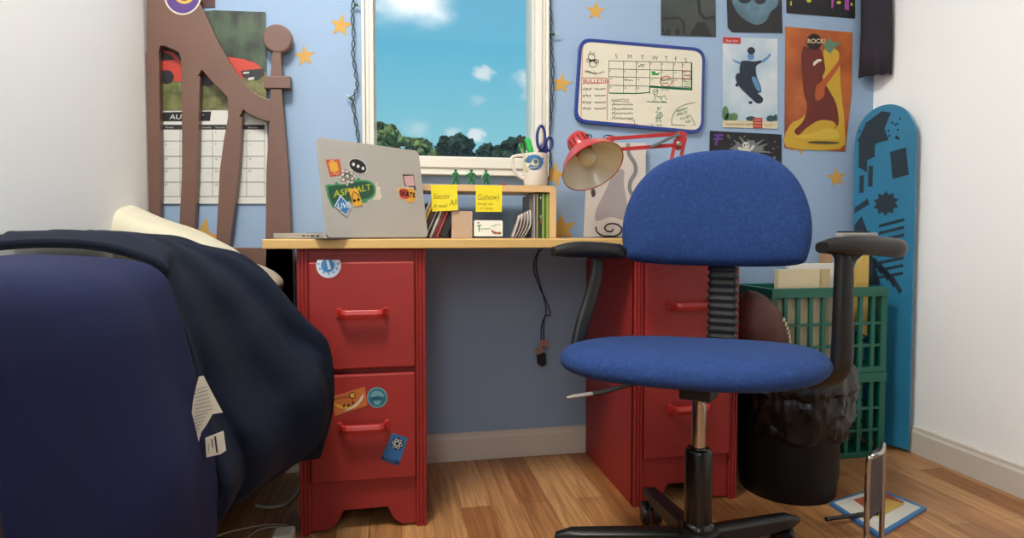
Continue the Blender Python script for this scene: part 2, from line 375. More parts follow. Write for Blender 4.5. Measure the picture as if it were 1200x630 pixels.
def disc_stack(pl, cx, cy, parent, name, specs, base_off=.0004, lab=None):
    root = None
    for i, (r, col, n) in enumerate(specs):
        o = MB().pix(pl, circ(cx, cy, r), .0003, base_off+.0003*i).build(name if i == 0 else n, ink(col), root or parent)
        if i == 0: root = o; o['label'] = lab or name
    return root
# stickers on the drawers (parts)
o = MB().pix(dp, [p for p in circ(385, 311, 14.5, n=40) if p[1] > 304], .0004, .0006).build('sticker', ink((225, 238, 250)), d1); o['label'] = 'round blue and white seal sticker'
MBb = MB().pix(dp, [p for p in circ(384, 311, 8, n=30) if p[1] > 304], .0003, .0010); 
for k in range(7):
    a = PI*k/6; MBb.pix(dp, circ(385+11.6*math.cos(a), 309+11.6*math.sin(a), 1.2, n=8), .0003, .0010)
MBb.build('sticker_print', ink((70, 150, 215)), o if False else d1)
MB().pix(dp, [(382, 305), (385, 304.5), (388, 315), (384.5, 315.5)], .0003, .0014).build('sticker_mark', ink((240, 245, 250)), d1)
o = MB().pix(dp, [(389, 464.5), (427.5, 453), (430.5, 475), (392.5, 487.5)], .0004, .0006).build('sticker', ink((205, 110, 50)), d2); o['label'] = 'orange rectangular sticker with a banana'
MB().pix(dp, cr2([(390.5, 472), (400, 475), (411, 476), (420, 470), (425, 464), (420, 475), (409, 479), (398, 478)], 3, True), .0003, .0010).build('sticker_print', ink((232, 180, 50)), d2)
MB().pix(dp, cr2([(398, 482), (408, 479), (418, 472), (425.5, 461.5), (424, 469), (412, 479)], 3, True), .0003, .0012).build('sticker_print', ink((225, 220, 205)), d2)
b = MB()
for x, y in ((403, 475), (408.5, 474.5), (413.5, 471.5)): b.pix(dp, circ(x, y, 1.2, 2.0, 10, .3), .0002, .0016)
scribble(b, dp, 391, 467.5, 409, 3, .8, slope=-.15); b.stroke(dp, circ(413, 463, 3.4, n=12), 1.0, .0012, True); b.build('sticker_print', ink((40, 34, 30)), d2)
MB().pix(dp, circ(413, 463, 3, n=12), .0002, .0009).build('sticker_print', ink((225, 180, 60)), d2)
o = MB().pix(dp, circ(442, 465.5, 12, 12.2, 32), .0004, .0006).build('sticker', ink((105, 165, 175)), d2); o['label'] = 'round teal badge sticker'
MB().pix(dp, circ(442, 465.5, 10.3, n=28), .0003, .0009).build('sticker_print', ink((40, 110, 130)), d2)
b = MB(); b.pix(dp, cr2([(434, 466), (436, 459.5), (442, 457.5), (448, 460), (450, 465), (442, 463.5)], 3, True), .0002, .0012)
b.pix(dp, [(437, 469.5), (447, 469), (444.5, 474), (439.5, 474)], .0002, .0012); b.build('sticker_print', ink((110, 165, 172)), d2)
text('sticker_text', 'TRAILS', dp, 434.3, 467.8, 3, ink((20, 60, 80)), d2, condense=.85, off=.0016)
o = MB().pix(dp, [(459.5, 507), (478, 513), (467, 545.5), (446, 538)], .0004, .0006).build('sticker', ink((45, 105, 165)), d2); o['label'] = 'blue rectangular sticker with a white atom emblem'
MB().pix(dp, [(447.6, 533.5), (468.6, 541), (467.3, 544.8), (446.6, 537.6)], .0003, .0009).build('sticker_print', ink((22, 40, 85)), d2)
MB().pix(dp, circ(465.5, 519.5, 7), .0003, .0009).build('sticker_print', ink((18, 24, 36)), d2)
b = MB()
for k in range(3): b.stroke(dp, circ(465.5, 519.5, 6, 2.4, 20, k*PI/3+.3), .8, .0014, True)
b.build('sticker_print', ink((220, 225, 215)), d2)
text('sticker_text', 'SCIENCE', dp, 449.5, 537.2, 3, ink((90, 140, 190)), d2, slope=.36, condense=.8, off=.0014)

# ================================================================== bed
brown = mat('brown_bed_paint', (122, 88, 74), .38, var=.10, vscale=6, bump=.35, bscale=14)
bed = thing('bed', (XL+.2, -.9, 0), 'bed with a brown painted headboard of curved slats and a sword-like post', 'bed')
HY0, HY1 = -.037, -.0085; hp = PY(HY0)
def hx(p): v = hp.hit(*p); return (max(v.x, XL+.004), v.z)
b = MB()
def piece(pts, y0=HY0, y1=HY1): b.xz([hx(p) for p in pts], y0, y1)
# arched top rail, from the peak down to the post
outer = cr2([(120, -60), (160, -42), (205, -25), (231, 0), (243.5, 24), (259, 55.5), (277, 85), (293, 104), (305, 112.5), (317, 117)], 4)
inner = cr2([(317, 142), (310, 141), (299, 137), (291, 133), (285, 128)], 3)
piece(outer[12:]+inner+[(280, 138), (267, 138), (266.5, 114), (259, 106), (246, 93), (236.5, 81.5), (231.5, 90), (212.5, 90), (212, 68), (209, 61), (203, 58), (192, 53.5), (187.5, 54), (186, 60), (172, 60), (172, -36)])
piece([(212.5, 89), (234.5, 89), (232.5, 160), (231.5, 200), (228.5, 262), (227, 320), (208, 320), (210.5, 255), (213, 200), (213, 140)])
piece([(267, 137), (284, 137), (282, 175), (280, 200), (274, 250), (268.7, 291), (252.6, 291), (256, 230), (257.3, 200), (262, 165)])
piece([(186, 59), (187, 120), (188, 200), (187, 320), (160, 320), (160, 59)])
# post
piece([(317, 104), (330, 104), (333, 140), (338, 200), (341.3, 280), (344, 300), (346, 430), (311, 430), (311, 290), (312, 200), (316, 130)])
piece([(319.6, 58), (329, 58), (331, 90), (316.5, 90)])
piece([(309.5, 89.5), (340.5, 89.5), (340.5, 103.5), (309.5, 103.5)], HY0-.004, HY1+.002)
piece([(150, 290), (344, 290), (346, 420), (150, 420)])
b.build('headboard', brown, bed, bevel=.0015)
cb = hp.hit(325, 45); MB().prism([(cb.x+.0415*math.cos(a), HY0-.002, cb.z+.0415*math.sin(a)) for a in [2*PI*i/36 for i in range(36)]], (0, HY1-HY0+.004, 0)).build('post_knob', brown, bed, bevel=.005)
pl = PY(HY0-.001)
MB().pix(pl, circ(214, -6, 22, 23.5, 36), .0008, .0005).build('logo_sticker', ink((235, 225, 205)), bed)['label'] = 'round purple and gold logo sticker'
MB().pix(pl, circ(214, -6, 20, 21.5, 36), .0005, .0010).build('logo_print', ink((92, 62, 140)), bed)
MB().pix(pl, circ(216, -9, 13, 13.5, 30), .0005, .0014).build('logo_print', ink((236, 196, 70)), bed)
MB().pix(pl, circ(216, -9, 9, 10, 30), .0005, .0018).build('logo_print', ink((92, 62, 140)), bed)
BX1 = -.405
MB().box((XL+.006, -1.75, .28), (BX1, HY0-.005, .52)).build('mattress', mat('mattress_cover', (205, 200, 185), .85, var=.05), bed, bevel=.03)
b = MB(); b.box((XL+.006, -1.75, .16), (BX1, HY0-.004, .275)); b.box((BX1-.05, -1.75, 0), (BX1, -1.70, .16)); b.box((BX1-.05, -.5, 0), (BX1, -.45, .16)); b.box((XL+.006, -1.75, 0), (XL+.056, -1.7, .16))
b.build('bed_rail', brown, bed, bevel=.004)
# pillows
def pillow(name, c, r, M, rot, label, k=3.0):
    b = MB(); n = 30; m_ = 16; R = Matrix.Rotation(rot[2], 3, 'Z') @ Matrix.Rotation(rot[1], 3, 'Y') @ Matrix.Rotation(rot[0], 3, 'X'); rows = []
    for j in range(m_+1):
        ph = -PI/2+PI*j/m_; row = []
        for i in range(n):
            th = 2*PI*i/n; cs, sn = math.cos(th), math.sin(th); s_ = (abs(cs)**k+abs(sn)**k)**(-1/k)
            h = math.copysign(abs(math.sin(ph))**.9, ph); w_ = math.cos(ph)**.5 if j not in (0, m_) else .0
            p = Vector((r[0]*cs*s_*w_, r[1]*sn*s_*w_, r[2]*h)); p += Vector((0, 0, 1))*.012*mnoise.noise(p*9+Vector((3, 1, 0)))
            row.append(Vector(c)+R @ p)
        rows.append(row)
    b.grid(rows, closed=True); o = b.build(name, M, smooth=True); tag(o, label, 'pillow'); return o
pc = PY(-.17).hit(186, 290)
pillow('pillow', (pc.x-.01, -.165, pc.z-.012), (.245, .10, .085), mat('cream_pillowcase', (236, 228, 200), .85, var=.05, bump=.3, bscale=18), (.1, .38, 0), 'cream pillow propped in front of the headboard slats')
pc = PY(-.20).hit(330, 332)
pillow('pillow', (pc.x-.175, -.17, pc.z+.040), (.18, .11, .038), mat('beige_pillowcase', (205, 192, 170), .85, var=.05), (.0, .30, 0), 'flat beige pillow edge poking out under the blue comforter')
# comforter: lofted from fold to fold
navy = mat('navy_comforter', (13, 25, 46), .9, var=.3, vscale=5, bump=.35, bscale=22, spec=.25)
secs = [(-.29, [(60, 285), (120, 282), (180, 280), (215, 284), (250, 296), (275, 310), (300, 325), (318, 345), (322, 400), (318, 460)]),
        (-.42, [(40, 275), (100, 272), (180, 275), (222, 281), (262, 292), (292, 308), (318, 328), (338, 352), (350, 400), (345, 470)]),
        (-.56, [(20, 274), (90, 270), (180, 275), (225, 283), (275, 298), (322, 328), (352, 362), (374, 405), (382, 450), (372, 530)]),
        (-.66, [(10, 274), (80, 272), (180, 277), (222, 285), (270, 304), (315, 338), (352, 380), (386, 412), (388.5, 478), (350, 546)]),
        (-.74, [(0, 275), (70, 273), (180, 280), (220, 292), (262, 320), (300, 362), (338, 415), (372, 452), (374, 515), (320, 562)]),
        (-.84, [(-10, 278), (60, 277), (180, 285), (214, 306), (248, 345), (276, 400), (304, 452), (330, 500), (332, 545), (296, 580)]),
        (-.93, [(-20, 282), (50, 280), (180, 294), (206, 322), (232, 366), (252, 420), (272, 475), (288, 520), (290, 560), (262, 598)]),
        (-1.02, [(-30, 290), (40, 288), (178, 304), (196, 330), (214, 372), (228, 420), (240, 470), (256, 520), (262, 562), (246, 600)])]
rows = []
cabx = fp.hit(349.5, 450).x
cols = [[PY(Y).hit(*p) for p in pts] for Y, pts in secs]
cols = [cat_rom(c_, 6) for c_ in cols]
nj = len(cols[0]); lng = [cat_rom([cols[i][j] for i in range(len(cols))], 7) for j in range(nj)]
nr = len(lng[0])
for i in range(nr):
    row = []
    for j in range(nj):
        v = lng[j][i].copy(); f = j/nj; t_ = i/nr
        v += Vector((.35, -1, .3))*(.020*(math.sin(t_*30+f*4.0)-.9)*min(1, f*1.6))*(1 if f > .3 else f/.3)
        v += Vector((mnoise.noise(v*6), mnoise.noise(v*6+Vector((5, 5, 5))), mnoise.noise(v*6+Vector((1, 8, 5)))))*.018-Vector((.3, -1, .3))*.016*abs(mnoise.noise(Vector((f*9+t_*3, t_*1.5, 2.7))))
        v.x = max(v.x, XL+.012)
        if v.y > -.50: v.x = min(v.x, cabx-.030-.0*v.y)
        row.append(v)
    rows.append(row)
b = MB(); b.grid(rows)
comf = b.build('comforter', navy, smooth=True, solid=.012); tag(comf, 'dark navy comforter spilling over the side of the bed', 'comforter')
# royal blue sheet hanging nearer the camera
shm = mat('blue_sheet', (26, 35, 76), .9, spec=.25, var=.2, vscale=4, bump=.2, bscale=20)
ssecs = [(-1.035, [(60, 300), (150, 306), (188, 322), (206, 360), (222, 410), (238, 470), (250, 520), (256, 570), (250, 640), (246, 700)]),
         (-1.12, [(20, 300), (110, 308), (160, 330), (185, 372), (200, 420), (214, 480), (226, 540), (232, 600), (228, 670), (225, 760)]),
         (-1.24, [(-60, 305), (50, 312), (110, 335), (140, 380), (160, 440), (176, 510), (190, 580), (196, 650), (192, 740), (190, 860)]),
         (-1.42, [(-300, 310), (-120, 320), (-60, 350), (-30, 420), (-10, 500), (10, 590), (20, 680), (30, 780), (30, 900), (30, 1050)])]
cols = [cat_rom([PY(Y).hit(*p) for p in pts], 5) for Y, pts in ssecs]
nj = len(cols[0]); lng = [cat_rom([cols[i][j] for i in range(len(cols))], 6) for j in range(nj)]
rows = []
for i in range(len(lng[0])):
    row = []
    for j in range(nj):
        v = lng[j][i].copy(); v += Vector((mnoise.noise(v*5), mnoise.noise(v*5+Vector((5, 5, 5))), 0))*.012
        v.x = max(v.x, XL+.010); v.z = max(v.z, .01); row.append(v)
    rows.append(row)
sh = MB().grid(rows).build('bed_sheet', shm, smooth=True, solid=.004); tag(sh, 'royal blue sheet hanging below the navy comforter, nearest the camera', 'sheet')
tagm = mat('care_label_cloth', (225, 216, 196), .8, var=.1)
tp = Plane(PY(-1.09).hit(240, 500), (.25, -1, .1))
pts = [(233, 441), (238.5, 440), (246, 455), (254, 470), (261, 483), (249, 485), (243, 496), (236, 506), (233, 517), (228, 519), (222, 510), (224, 490), (226, 470), (230, 452)]
o = MB().pix(tp, pts, .0012).build('care_label', tagm, comf); o['label'] = 'large cream care label'
b = MB()
for i in range(13):
    y = 455+i*4.4; x0 = 228 if i < 8 else 225; x1 = min(246+(i*1.0), 256) if i < 7 else 246-(i-7)*2.2
    b.stroke(tp, [(x0+random.uniform(0, 1.5), y+2), (x1-3, y-2.5)], .7, .0006)
b.build('label_print', ink((120, 112, 100)), comf)
o = MB().pix(tp, [(240.5, 513), (262, 504.5), (265, 527.5), (258, 532), (242, 535.5)], .0012).build('care_label', tagm, comf); o['label'] = 'small square cream care label'
b = MB(); b.stroke(tp, [(252, 511), (254.5, 530)], 2.2, .0006); b.stroke(tp, [(248, 514), (249.5, 524)], 1.2, .0006); b.stroke(tp, [(244, 519), (245, 531)], .6, .0006); b.build('label_print', ink((50, 46, 44)), comf)

# ================================================================== on the wall
def wallcard(name, pts, col, label, cat, Y=-.003, th=.0015, M=None):
    o = MB().pix(PY(Y), pts, th).build(name, M or ink(col, .6)); tag(o, label, cat); return o
def star(cx, cy, r, a, label):
    pts = []
    for i in range(10):
        t = a+PI*i/5-PI/2; q = r if i % 2 == 0 else r*.42; pts.append((cx+q*math.cos(t), cy+q*math.sin(t)))
    o = MB().pix(PY(-.001), pts, .0008).build('star_decal', mat('mustard_star', (222, 172, 82), .7, var=.05)); tag(o, label, 'star', 'mustard star decals')
star(399.5, 30, 14, .15, 'mustard star on the wall touching the light string left of the window')
star(357, 66, 13, -.1, 'mustard star right of the bed post knob')
star(698, 13, 12, .1, 'mustard star above the whiteboard calendar')
star(658, 98, 13, .15, 'mustard star between the window and the whiteboard')
star(649, 205, 15, .2, 'mustard star half behind the white mug')
star(659, 268, 18, -.15, 'mustard star just right of the desk shelf')
star(980, 208, 12, -.1, 'mustard star below the orange rock poster')
star(936, 170, 12, .3, 'mustard star mostly hidden behind the lower edge of the orange poster')
star(237, 280, 26, .2, 'large mustard star behind the headboard slats')
wallcard('small_poster', [(228, -40), (251, -40), (252, 8), (230, 9)], (86, 50, 48), 'dark brown card above the wall calendar at the top edge', 'poster')
# wall calendar
cal = thing('wall_calendar', PY(-.004).hit(250, 238), 'hanging wall calendar with a red car photo above an AUGUST page', 'calendar')
ph = PY(-.006)
MB().pix(ph, [(170, 20), (250, 12), (311, 14), (313, 128), (170, 130)], .003).build('photo_page', mat('forest_photo', (70, 92, 66), .35, vscale=22, col2=(16, 26, 20), vstretch=(1, 1, .5)), cal)
MB().pix(ph, [(170, 92), (250, 96), (312.6, 84), (313, 128), (170, 130)], .0006, .0006).build('photo_page_grass', mat('grass_photo', (132, 130, 76), .4, vscale=30, col2=(84, 92, 44)), cal)
MB().pix(ph, [(172, 62), (186, 57), (204, 62), (212, 72), (240, 68), (262, 66), (285, 69), (300, 74), (309, 82), (309, 90), (280, 92), (240, 98), (172, 92)], .0006, .0012).build('photo_car', ink((206, 62, 42), .4), cal)
b = MB(); b.pix(ph, [(282, 83), (309, 80), (310, 88), (300, 94), (284, 90)], .0004, .0018); b.build('photo_car_bumper', ink((28, 28, 32), .4), cal)
for q in (circ(243, 94, 9, 7, 16), circ(195, 90, 9, 8, 16)): MB().pix(ph, q, .0004, .0018).build('photo_car_wheel', ink((28, 28, 32), .4), cal)
MB().pix(ph, [(176, 60), (186, 59), (200, 64), (205, 70), (176, 72)], .0004, .0018).build('photo_car_window', ink((28, 28, 32), .4), cal)
b = MB(); b.pix(ph, [(285, 84.5), (292, 84), (292, 86), (285, 86.5)], .0003, .0022); b.pix(ph, [(291, 91), (298, 90), (298, 93), (291, 94)], .0003, .0022); b.build('photo_car_lights', ink((220, 215, 205), .4), cal)
cp = PY(-.0055)
MB().pix(cp, [(168, 128), (313.5, 126), (313, 140), (314, 200), (313, 238.5), (168, 238.5)], .003).build('date_page', mat('calendar_paper', (236, 234, 226), .7), cal)
MB().pix(cp, [(186.5, 131.5), (247.5, 130.5), (246, 141.5), (186.5, 142)], .0004, .0008).build('month_banner', ink((25, 25, 28)), cal)
text('month_name', 'AUGUST', cp, 198.5, 139.5, 5.6, ink((235, 235, 235)), cal, condense=1.3, off=.0016, ital=.1)
MB().pix(cp, [(172, 146), (310, 146), (310, 151.5), (172, 151.5)], .0004, .0008).build('weekday_bar', ink((40, 40, 44)), cal)
b = MB()
for x in (172, 191, 211, 230, 249, 268, 289, 310): b.stroke(cp, [(x, 150), (x, 230)], .5)
for y in (165, 183, 197, 213, 230): b.stroke(cp, [(172, y), (310, y)], .5)
b.build('date_grid', ink((120, 118, 112)), cal)
for i, s_ in enumerate(('Sunday', 'Monday', 'Tuesday', 'Wednesday', 'Thursday', 'Friday', 'Saturday')):
    text('weekday_name', s_, cp, 174+i*19.5, 150.2, 2.2, ink((210, 210, 205)), cal, off=.0016)
for i in range(31):
    r_, c_ = divmod(i+3, 7); text('date_number', str(i+1), cp, 173.5+c_*19.6, [156, 170, 187, 201, 217][r_ if r_ < 5 else 4], 2.2, ink((90, 90, 90)), cal, off=.0016)
# whiteboard
wb = PY(-.014)
wbt = thing('whiteboard', PY(-.001).hit(750, 152), 'white dry-erase board with blue rim and a hand-drawn month calendar', 'whiteboard')
def rrect(cs, r=9, n=6):
    out = []
    for i in range(4):
        p = Vector(cs[i]); a = (Vector(cs[i-1])-p).normalized(); c_ = (Vector(cs[(i+1) % 4])-p).normalized()
        for j in range(n+1):
            t = j/n; q = p+a*r*(1-t)**2+c_*r*t**2; out.append((q.x, q.y))
    return out
rim = [(679.5, 44), (826.5, 56.5), (824.5, 157), (673, 143)]
inn = [(682.5, 48), (823.5, 60), (821.5, 153), (676.5, 139.5)]
ro, ri = rrect(rim, 14), rrect(inn, 12)
b = MB()
A = [wb.hit(*p, .002) for p in ro]; B_ = [wb.hit(*p, .002) for p in ri]; n = len(A)
bk = [v+Vector((0, .012, 0)) for v in A]
b.add(A+B_+bk+[v+Vector((0, .006, 0)) for v in B_], [f for i in range(n) for f in ((i, (i+1) % n, n+(i+1) % n, n+i), (i, 2*n+i, 2*n+(i+1) % n, (i+1) % n), (n+i, n+(i+1) % n, 3*n+(i+1) % n, 3*n+i))])
b.build('rim', mat('blue_rim_plastic', (38, 66, 150), .35), wbt, bevel=.001)
MB().pix(wb, ri, .006, 0).build('writing_surface', mat('whiteboard_melamine', (240, 234, 212), .22, coat=.2), wbt)
K, G, Rd, LG = ink((45, 42, 40)), ink((30, 120, 78)), ink((205, 80, 66)), ink((60, 180, 80))
def gx(c_, r_):   # calendar grid corner in photo pixels
    X = [713.5, 730.5, 745.5, 761.5, 775, 789, 799.5, 810.5][c_]; return (X, [71.2, 80.6, 89.8, 99.8, 109][r_]+(X-713.5)*(.022 if r_ < 1 else .025))
b = MB()
for r_ in range(4): b.stroke(wb, [gx(i, r_) for i in range(8 if r_ < 3 else 8)], .55)
for c_ in range(8): b.stroke(wb, [gx(c_, r_) for r_ in range(4 if c_ > 3 else 5)], .5)
b.build('ink_grid', K, wbt)
b = MB()
b.stroke(wb, [(713.5, 109), (745, 109.6), (761, 108.3), (761.5, 101)], 1.2); b.stroke(wb, [(761, 101.3), (790, 103.5), (810, 104.5)], 2.6); b.stroke(wb, [(810.5, 73.5), (810.5, 106)], 1.6)
b.stroke(wb, cr2([(787, 146), (788, 137), (793, 128), (801, 123), (815, 120)], 4), .6); b.stroke(wb, [(787, 146), (803, 147)], .6); b.stroke(wb, [(808.5, 134), (815, 146.5), (811, 146.5)], .7)
# two little doodles
b.stroke(wb, circ(768, 107.5, 3, n=12), .6, closed=True)
for pts in ([(767, 110), (768, 116), (764, 119), (770, 119)], [(769, 112), (774, 114), (779, 112), (781, 117)], [(774, 114), (776, 119), (780, 119)], [(770, 104), (771, 107), (766, 108)], [(758, 119), (782, 120)],
            [(770, 126), (772, 129), (768, 131), (774, 132), (772, 137), (768, 138), (771, 142), (768, 143)], [(774, 131), (777, 135), (772, 139), (775, 143), (773, 142)], [(771, 125), (772, 128), (775, 125)], [(770, 134), (774, 134), (775, 138), (770, 139), (770, 134)]):
    b.stroke(wb, pts, .8)
scribble(b, wb, 774, 105.5, 784, 1.6, .5)
b.build('ink_green', G, wbt)
b = MB(); b.pix(wb, [(764, 84), (767, 83), (769, 86), (772, 85.5), (772, 88), (764, 88)], .0002, .0008); b.stroke(wb, [(770, 86), (774, 85)], .8)
for y in (95.5, 98, 101): scribble(b, wb, 802, y, 808, 1.4, .7)
b.build('ink_green', LG, wbt)
b = MB()
b.stroke(wb, [(683, 51), (682, 90)], .6); b.stroke(wb, [(681.5, 91), (711.5, 91.5), (711.5, 97), (681.5, 98), (681.5, 91)], .7); b.stroke(wb, [(711.5, 92), (711.7, 141)], .7)
b.stroke(wb, [(681.5, 98), (681, 140.8), (700, 142.3), (730, 144.5), (748, 145.6)], .7); b.stroke(wb, circ(780.5, 95.3, 7, 6, 20), .9, closed=True)
b.stroke(wb, [(799.8, 83.3), (809, 83.3), (809, 93), (799.8, 92.7), (799.8, 83.3)], .8)
b.build('ink_red', Rd, wbt)
text('ink_text', 'BULLETIN', wb, 683, 96.8, 4.0, Rd, wbt, condense=1.25)
for i, (s_, x) in enumerate(zip('SMTWTFS', (720.5, 735.3, 750.7, 764, 778.5, 790.5, 802))):
    text('ink_text', s_, wb, x, 68.3+i*.65+(.8 if i == 6 else 0), 5.2, K, wbt, condense=.95, weight=-.012)
num = 0
for r_ in range(4):
    for c_ in range(7):
        if r_ == 0 and c_ == 0: continue
        num += 1
        if num > 23: break
        p = gx(c_, r_); text('ink_number', str(num), wb, p[0]+.8, p[1]+3.4, 2.1, G if r_ else K, wbt)
b = MB()
# top left doodle: a loose black tangle
for cx, cy, r in ((693, 67, 4.2), (695, 75, 4.6), (690, 71, 2.4), (699, 72, 2.6)): b.stroke(wb, [(x+random.uniform(-.5, .5), y+random.uniform(-.5, .5)) for x, y in circ(cx, cy, r, r*.85, 10)], .7, closed=True)
b.stroke(wb, [(690, 64), (692, 60), (694, 63), (697, 61), (696, 65)], .7); b.stroke(wb, [(690, 71), (699, 70)], 1.4)
scribble(b, wb, 685, 84, 699, 3, .8, slope=.1); b.stroke(wb, [(686, 82), (697, 87), (708, 84)], .6)
for i, y in enumerate((104.5, 112, 120, 127)):
    scribble(b, wb, 682.8, y, 692.5, 4, .9, 8); scribble(b, wb, 697, y, 709.5, 3, .8, 10)
scribble(b, wb, 717, 116.5, 737, 3.4, .5, 12); b.stroke(wb, [(716.5, 118.3), (738, 119.3)], .5)
for i, y in enumerate((122.5, 127.5, 132.5, 138)): b.stroke(wb, [(721, y-2), (717.5, y), (718, y+2.2)], .7); scribble(b, wb, 720, y+i*.2, 742, 2.8, .75, 16)
b.stroke(wb, [(736, 139.5), (743.5, 140.5), (743.5, 145)], .5); b.stroke(wb, [(762.5, 146), (766, 146)], .6); b.stroke(wb, [(769, 146.3), (776, 146.5)], .6)
b.stroke(wb, [(748, 78.5), (751, 76), (755, 75.5), (752, 79)], .9); scribble(b, wb, 732, 94, 742, 2, .7, 5); scribble(b, wb, 775.5, 93.5, 785, 2.4, 1.0, 7); scribble(b, wb, 777, 97.5, 783, 1.6, .8, 4); scribble(b, wb, 802, 88, 808, 3.5, .8, 5)
b.build('ink_black', K, wbt)
for s_, x, y in (('BARRY', 793, 131.5), ('SPRITE', 793, 136), ('CLUB', 797, 140.3), ('425', 803, 144.5)): text('ink_text', s_, wb, x, y, 3.0, G, wbt, slope=-.25, condense=1.0)

# posters
wallcard('dark_poster', [(774.5, -40), (838, -40), (839, 43), (775, 41)], (66, 72, 70), 'dark grey poster with faint lettering above the whiteboard corner', 'poster', M=mat('grey_green_print', (80, 88, 84), .5, vscale=6, col2=(58, 63, 62)))
dpost = [o for o in C.objects if o.name == 'dark_poster'][0]; pp = PY(-.003)
b = MB(); b.stroke(pp, [(776, 22), (796, 21), (801, 26), (802, 40)], 3.2); b.stroke(pp, [(776, 33), (779, 41)], 2.2); b.pix(pp, circ(783, 37, 3, 4), .0003, .0006); b.pix(pp, circ(794, 37, 3, 4), .0003, .0006)
b.pix(pp, [(808, 41), (817, 26), (826, 26), (834, 42)], .0003, .0006); b.stroke(pp, [(818, -5), (820, 15), (826, 22), (838, 20)], 4)
b.build('print', ink((46, 48, 46)), dpost)
o = wallcard('face_poster', [(850.5, -40), (915.5, -40), (917, 38.5), (858, 37.5), (853, 32)], (40, 42, 44), 'black poster with a blurry pale blue skull shape at the top edge', 'poster')
MB().pix(pp, cr2([(858, -20), (858, 2), (865, 16), (876, 25), (888, 29), (898, 24), (903, 14), (912, 4), (912, -20)], 4), .0003, .0006).build('print', mat('pale_blue_print', (112, 150, 168), .5, vscale=14, col2=(82, 112, 128)), o)
b = MB()
for cx, cy, rx in ((873, -2, 8), (891, -1, 7)): b.pix(pp, circ(cx, cy, rx, 6), .0003, .001)
b.build('print', ink((48, 54, 58)), o)
o = wallcard('paint_poster', [(921, -40), (1002, -40), (1002, 21.5), (922, 15)], (22, 22, 24), 'black poster with yellow and pink paint splashes, top right', 'poster')
b = MB(); [b.pix(pp, circ(*q), .0003, .0006) for q in ((948, 0, 3, 3, 10), (927, 4, 1, 3, 8), (983, 3, 2.6, 2, 8), (998, 5, 1.2, 2, 8), (943, -2, 2, 2, 8))]; b.build('print', ink((214, 206, 70)), o)
b = MB(); b.pix(pp, [(975, -10), (979, -10), (976, 10), (974, 9)], .0003, .0006); b.pix(pp, [(990, -10), (995, -10), (995, 12), (990, 11)], .0003, .0006); b.build('print', ink((176, 76, 170)), o)
# skater poster
o = wallcard('skate_poster', [(847, 43), (911.5, 45.5), (911.5, 151), (846.5, 149)], (214, 226, 232), 'pale blue poster of a skateboarder in mid jump', 'poster', M=mat('pale_sky_print', (222, 230, 234), .5, vscale=7, col2=(178, 204, 222)))
MB().pix(pp, [(847.3, 43.3), (868, 44), (868, 51.5), (847.2, 50.5)], .0003, .0006).build('print', ink((196, 52, 48)), o)
text('lettering', 'Skate daze', pp, 850, 49, 3, ink((235, 220, 215)), o, ital=.3, condense=.8)
MB().pix(pp, [(847, 141), (911, 142.5), (911, 150.7), (847, 149)], .0003, .0006).build('print', ink((228, 216, 176)), o)
MB().pix(pp, [(882.5, 138), (893.5, 138), (893.5, 150.3), (882.5, 150)], .0003, .001).build('print', ink((190, 60, 50)), o)
b = MB(); [b.stroke(pp, [(884, y), (892, y)], .6, .0012) for y in (140.5, 144, 147.5)]; b.build('print', ink((228, 210, 180)), o)
text('lettering', 'WORLD TOUR JULY 18 DATES', pp, 850, 146.5, 2.1, ink((60, 50, 40)), o, condense=.82); text('lettering', 'ALL CITY', pp, 896, 147.5, 2.1, ink((60, 50, 40)), o, condense=.75)
b = MB()
for q in ((850, 133, 4, 9, 12), (860, 137, 5, 5, 12), (853, 137, 5, 5, 12)): b.pix(pp, circ(*q), .0003, .0005)
b.build('print', ink((104, 138, 96)), o)
b = MB()
for q in ((880, 139, 6, 3, 12), (903, 139, 5, 4, 12), (909, 138, 3, 4, 12)): b.pix(pp, [(min(x, 911), y) for x, y in circ(*q)], .0003, .0005)
b.build('print', ink((48, 84, 92)), o)
b = MB(); b.pix(pp, cr2([(868, 73), (876, 71), (884, 72), (893, 70.5), (892, 73.5), (886, 78), (887, 90), (891, 100), (892, 108), (886, 108), (880, 102), (872, 97), (867, 90)], 3, True), .0003, .0006)
b.pix(pp, circ(880.3, 59.3, 4.6, 4.3, 14), .0003, .0009)
b.pix(pp, cr2([(863, 87), (866, 85.5), (869, 90), (878, 99), (888, 109), (894, 115), (893, 120), (887, 121), (878, 113), (866, 101), (862, 92)], 3, True), .0003, .0010)
b.pix(pp, circ(863.5, 99.5, 1.8, 2.2, 10), .0003, .0010); b.pix(pp, circ(879.5, 120, 2.4, 1.8, 10), .0003, .0010)
b.build('print', ink((34, 50, 66)), o)
b = MB(); b.pix(pp, [(858, 68), (860, 72), (868, 75.5), (868, 72.8), (861, 70.5)], .0003, .0007); b.pix(pp, [(892, 71), (899, 66.5), (902, 62), (903.5, 64), (900.5, 68.5), (894, 73.8)], .0003, .0007); b.pix(pp, circ(880, 66, 4, 4.4, 12), .0003, .0008)
b.pix(pp, cr2([(881, 92), (885, 90), (890, 100), (891, 107), (886, 104)], 3, True), .0003, .0008)
b.build('print', ink((98, 146, 192)), o)
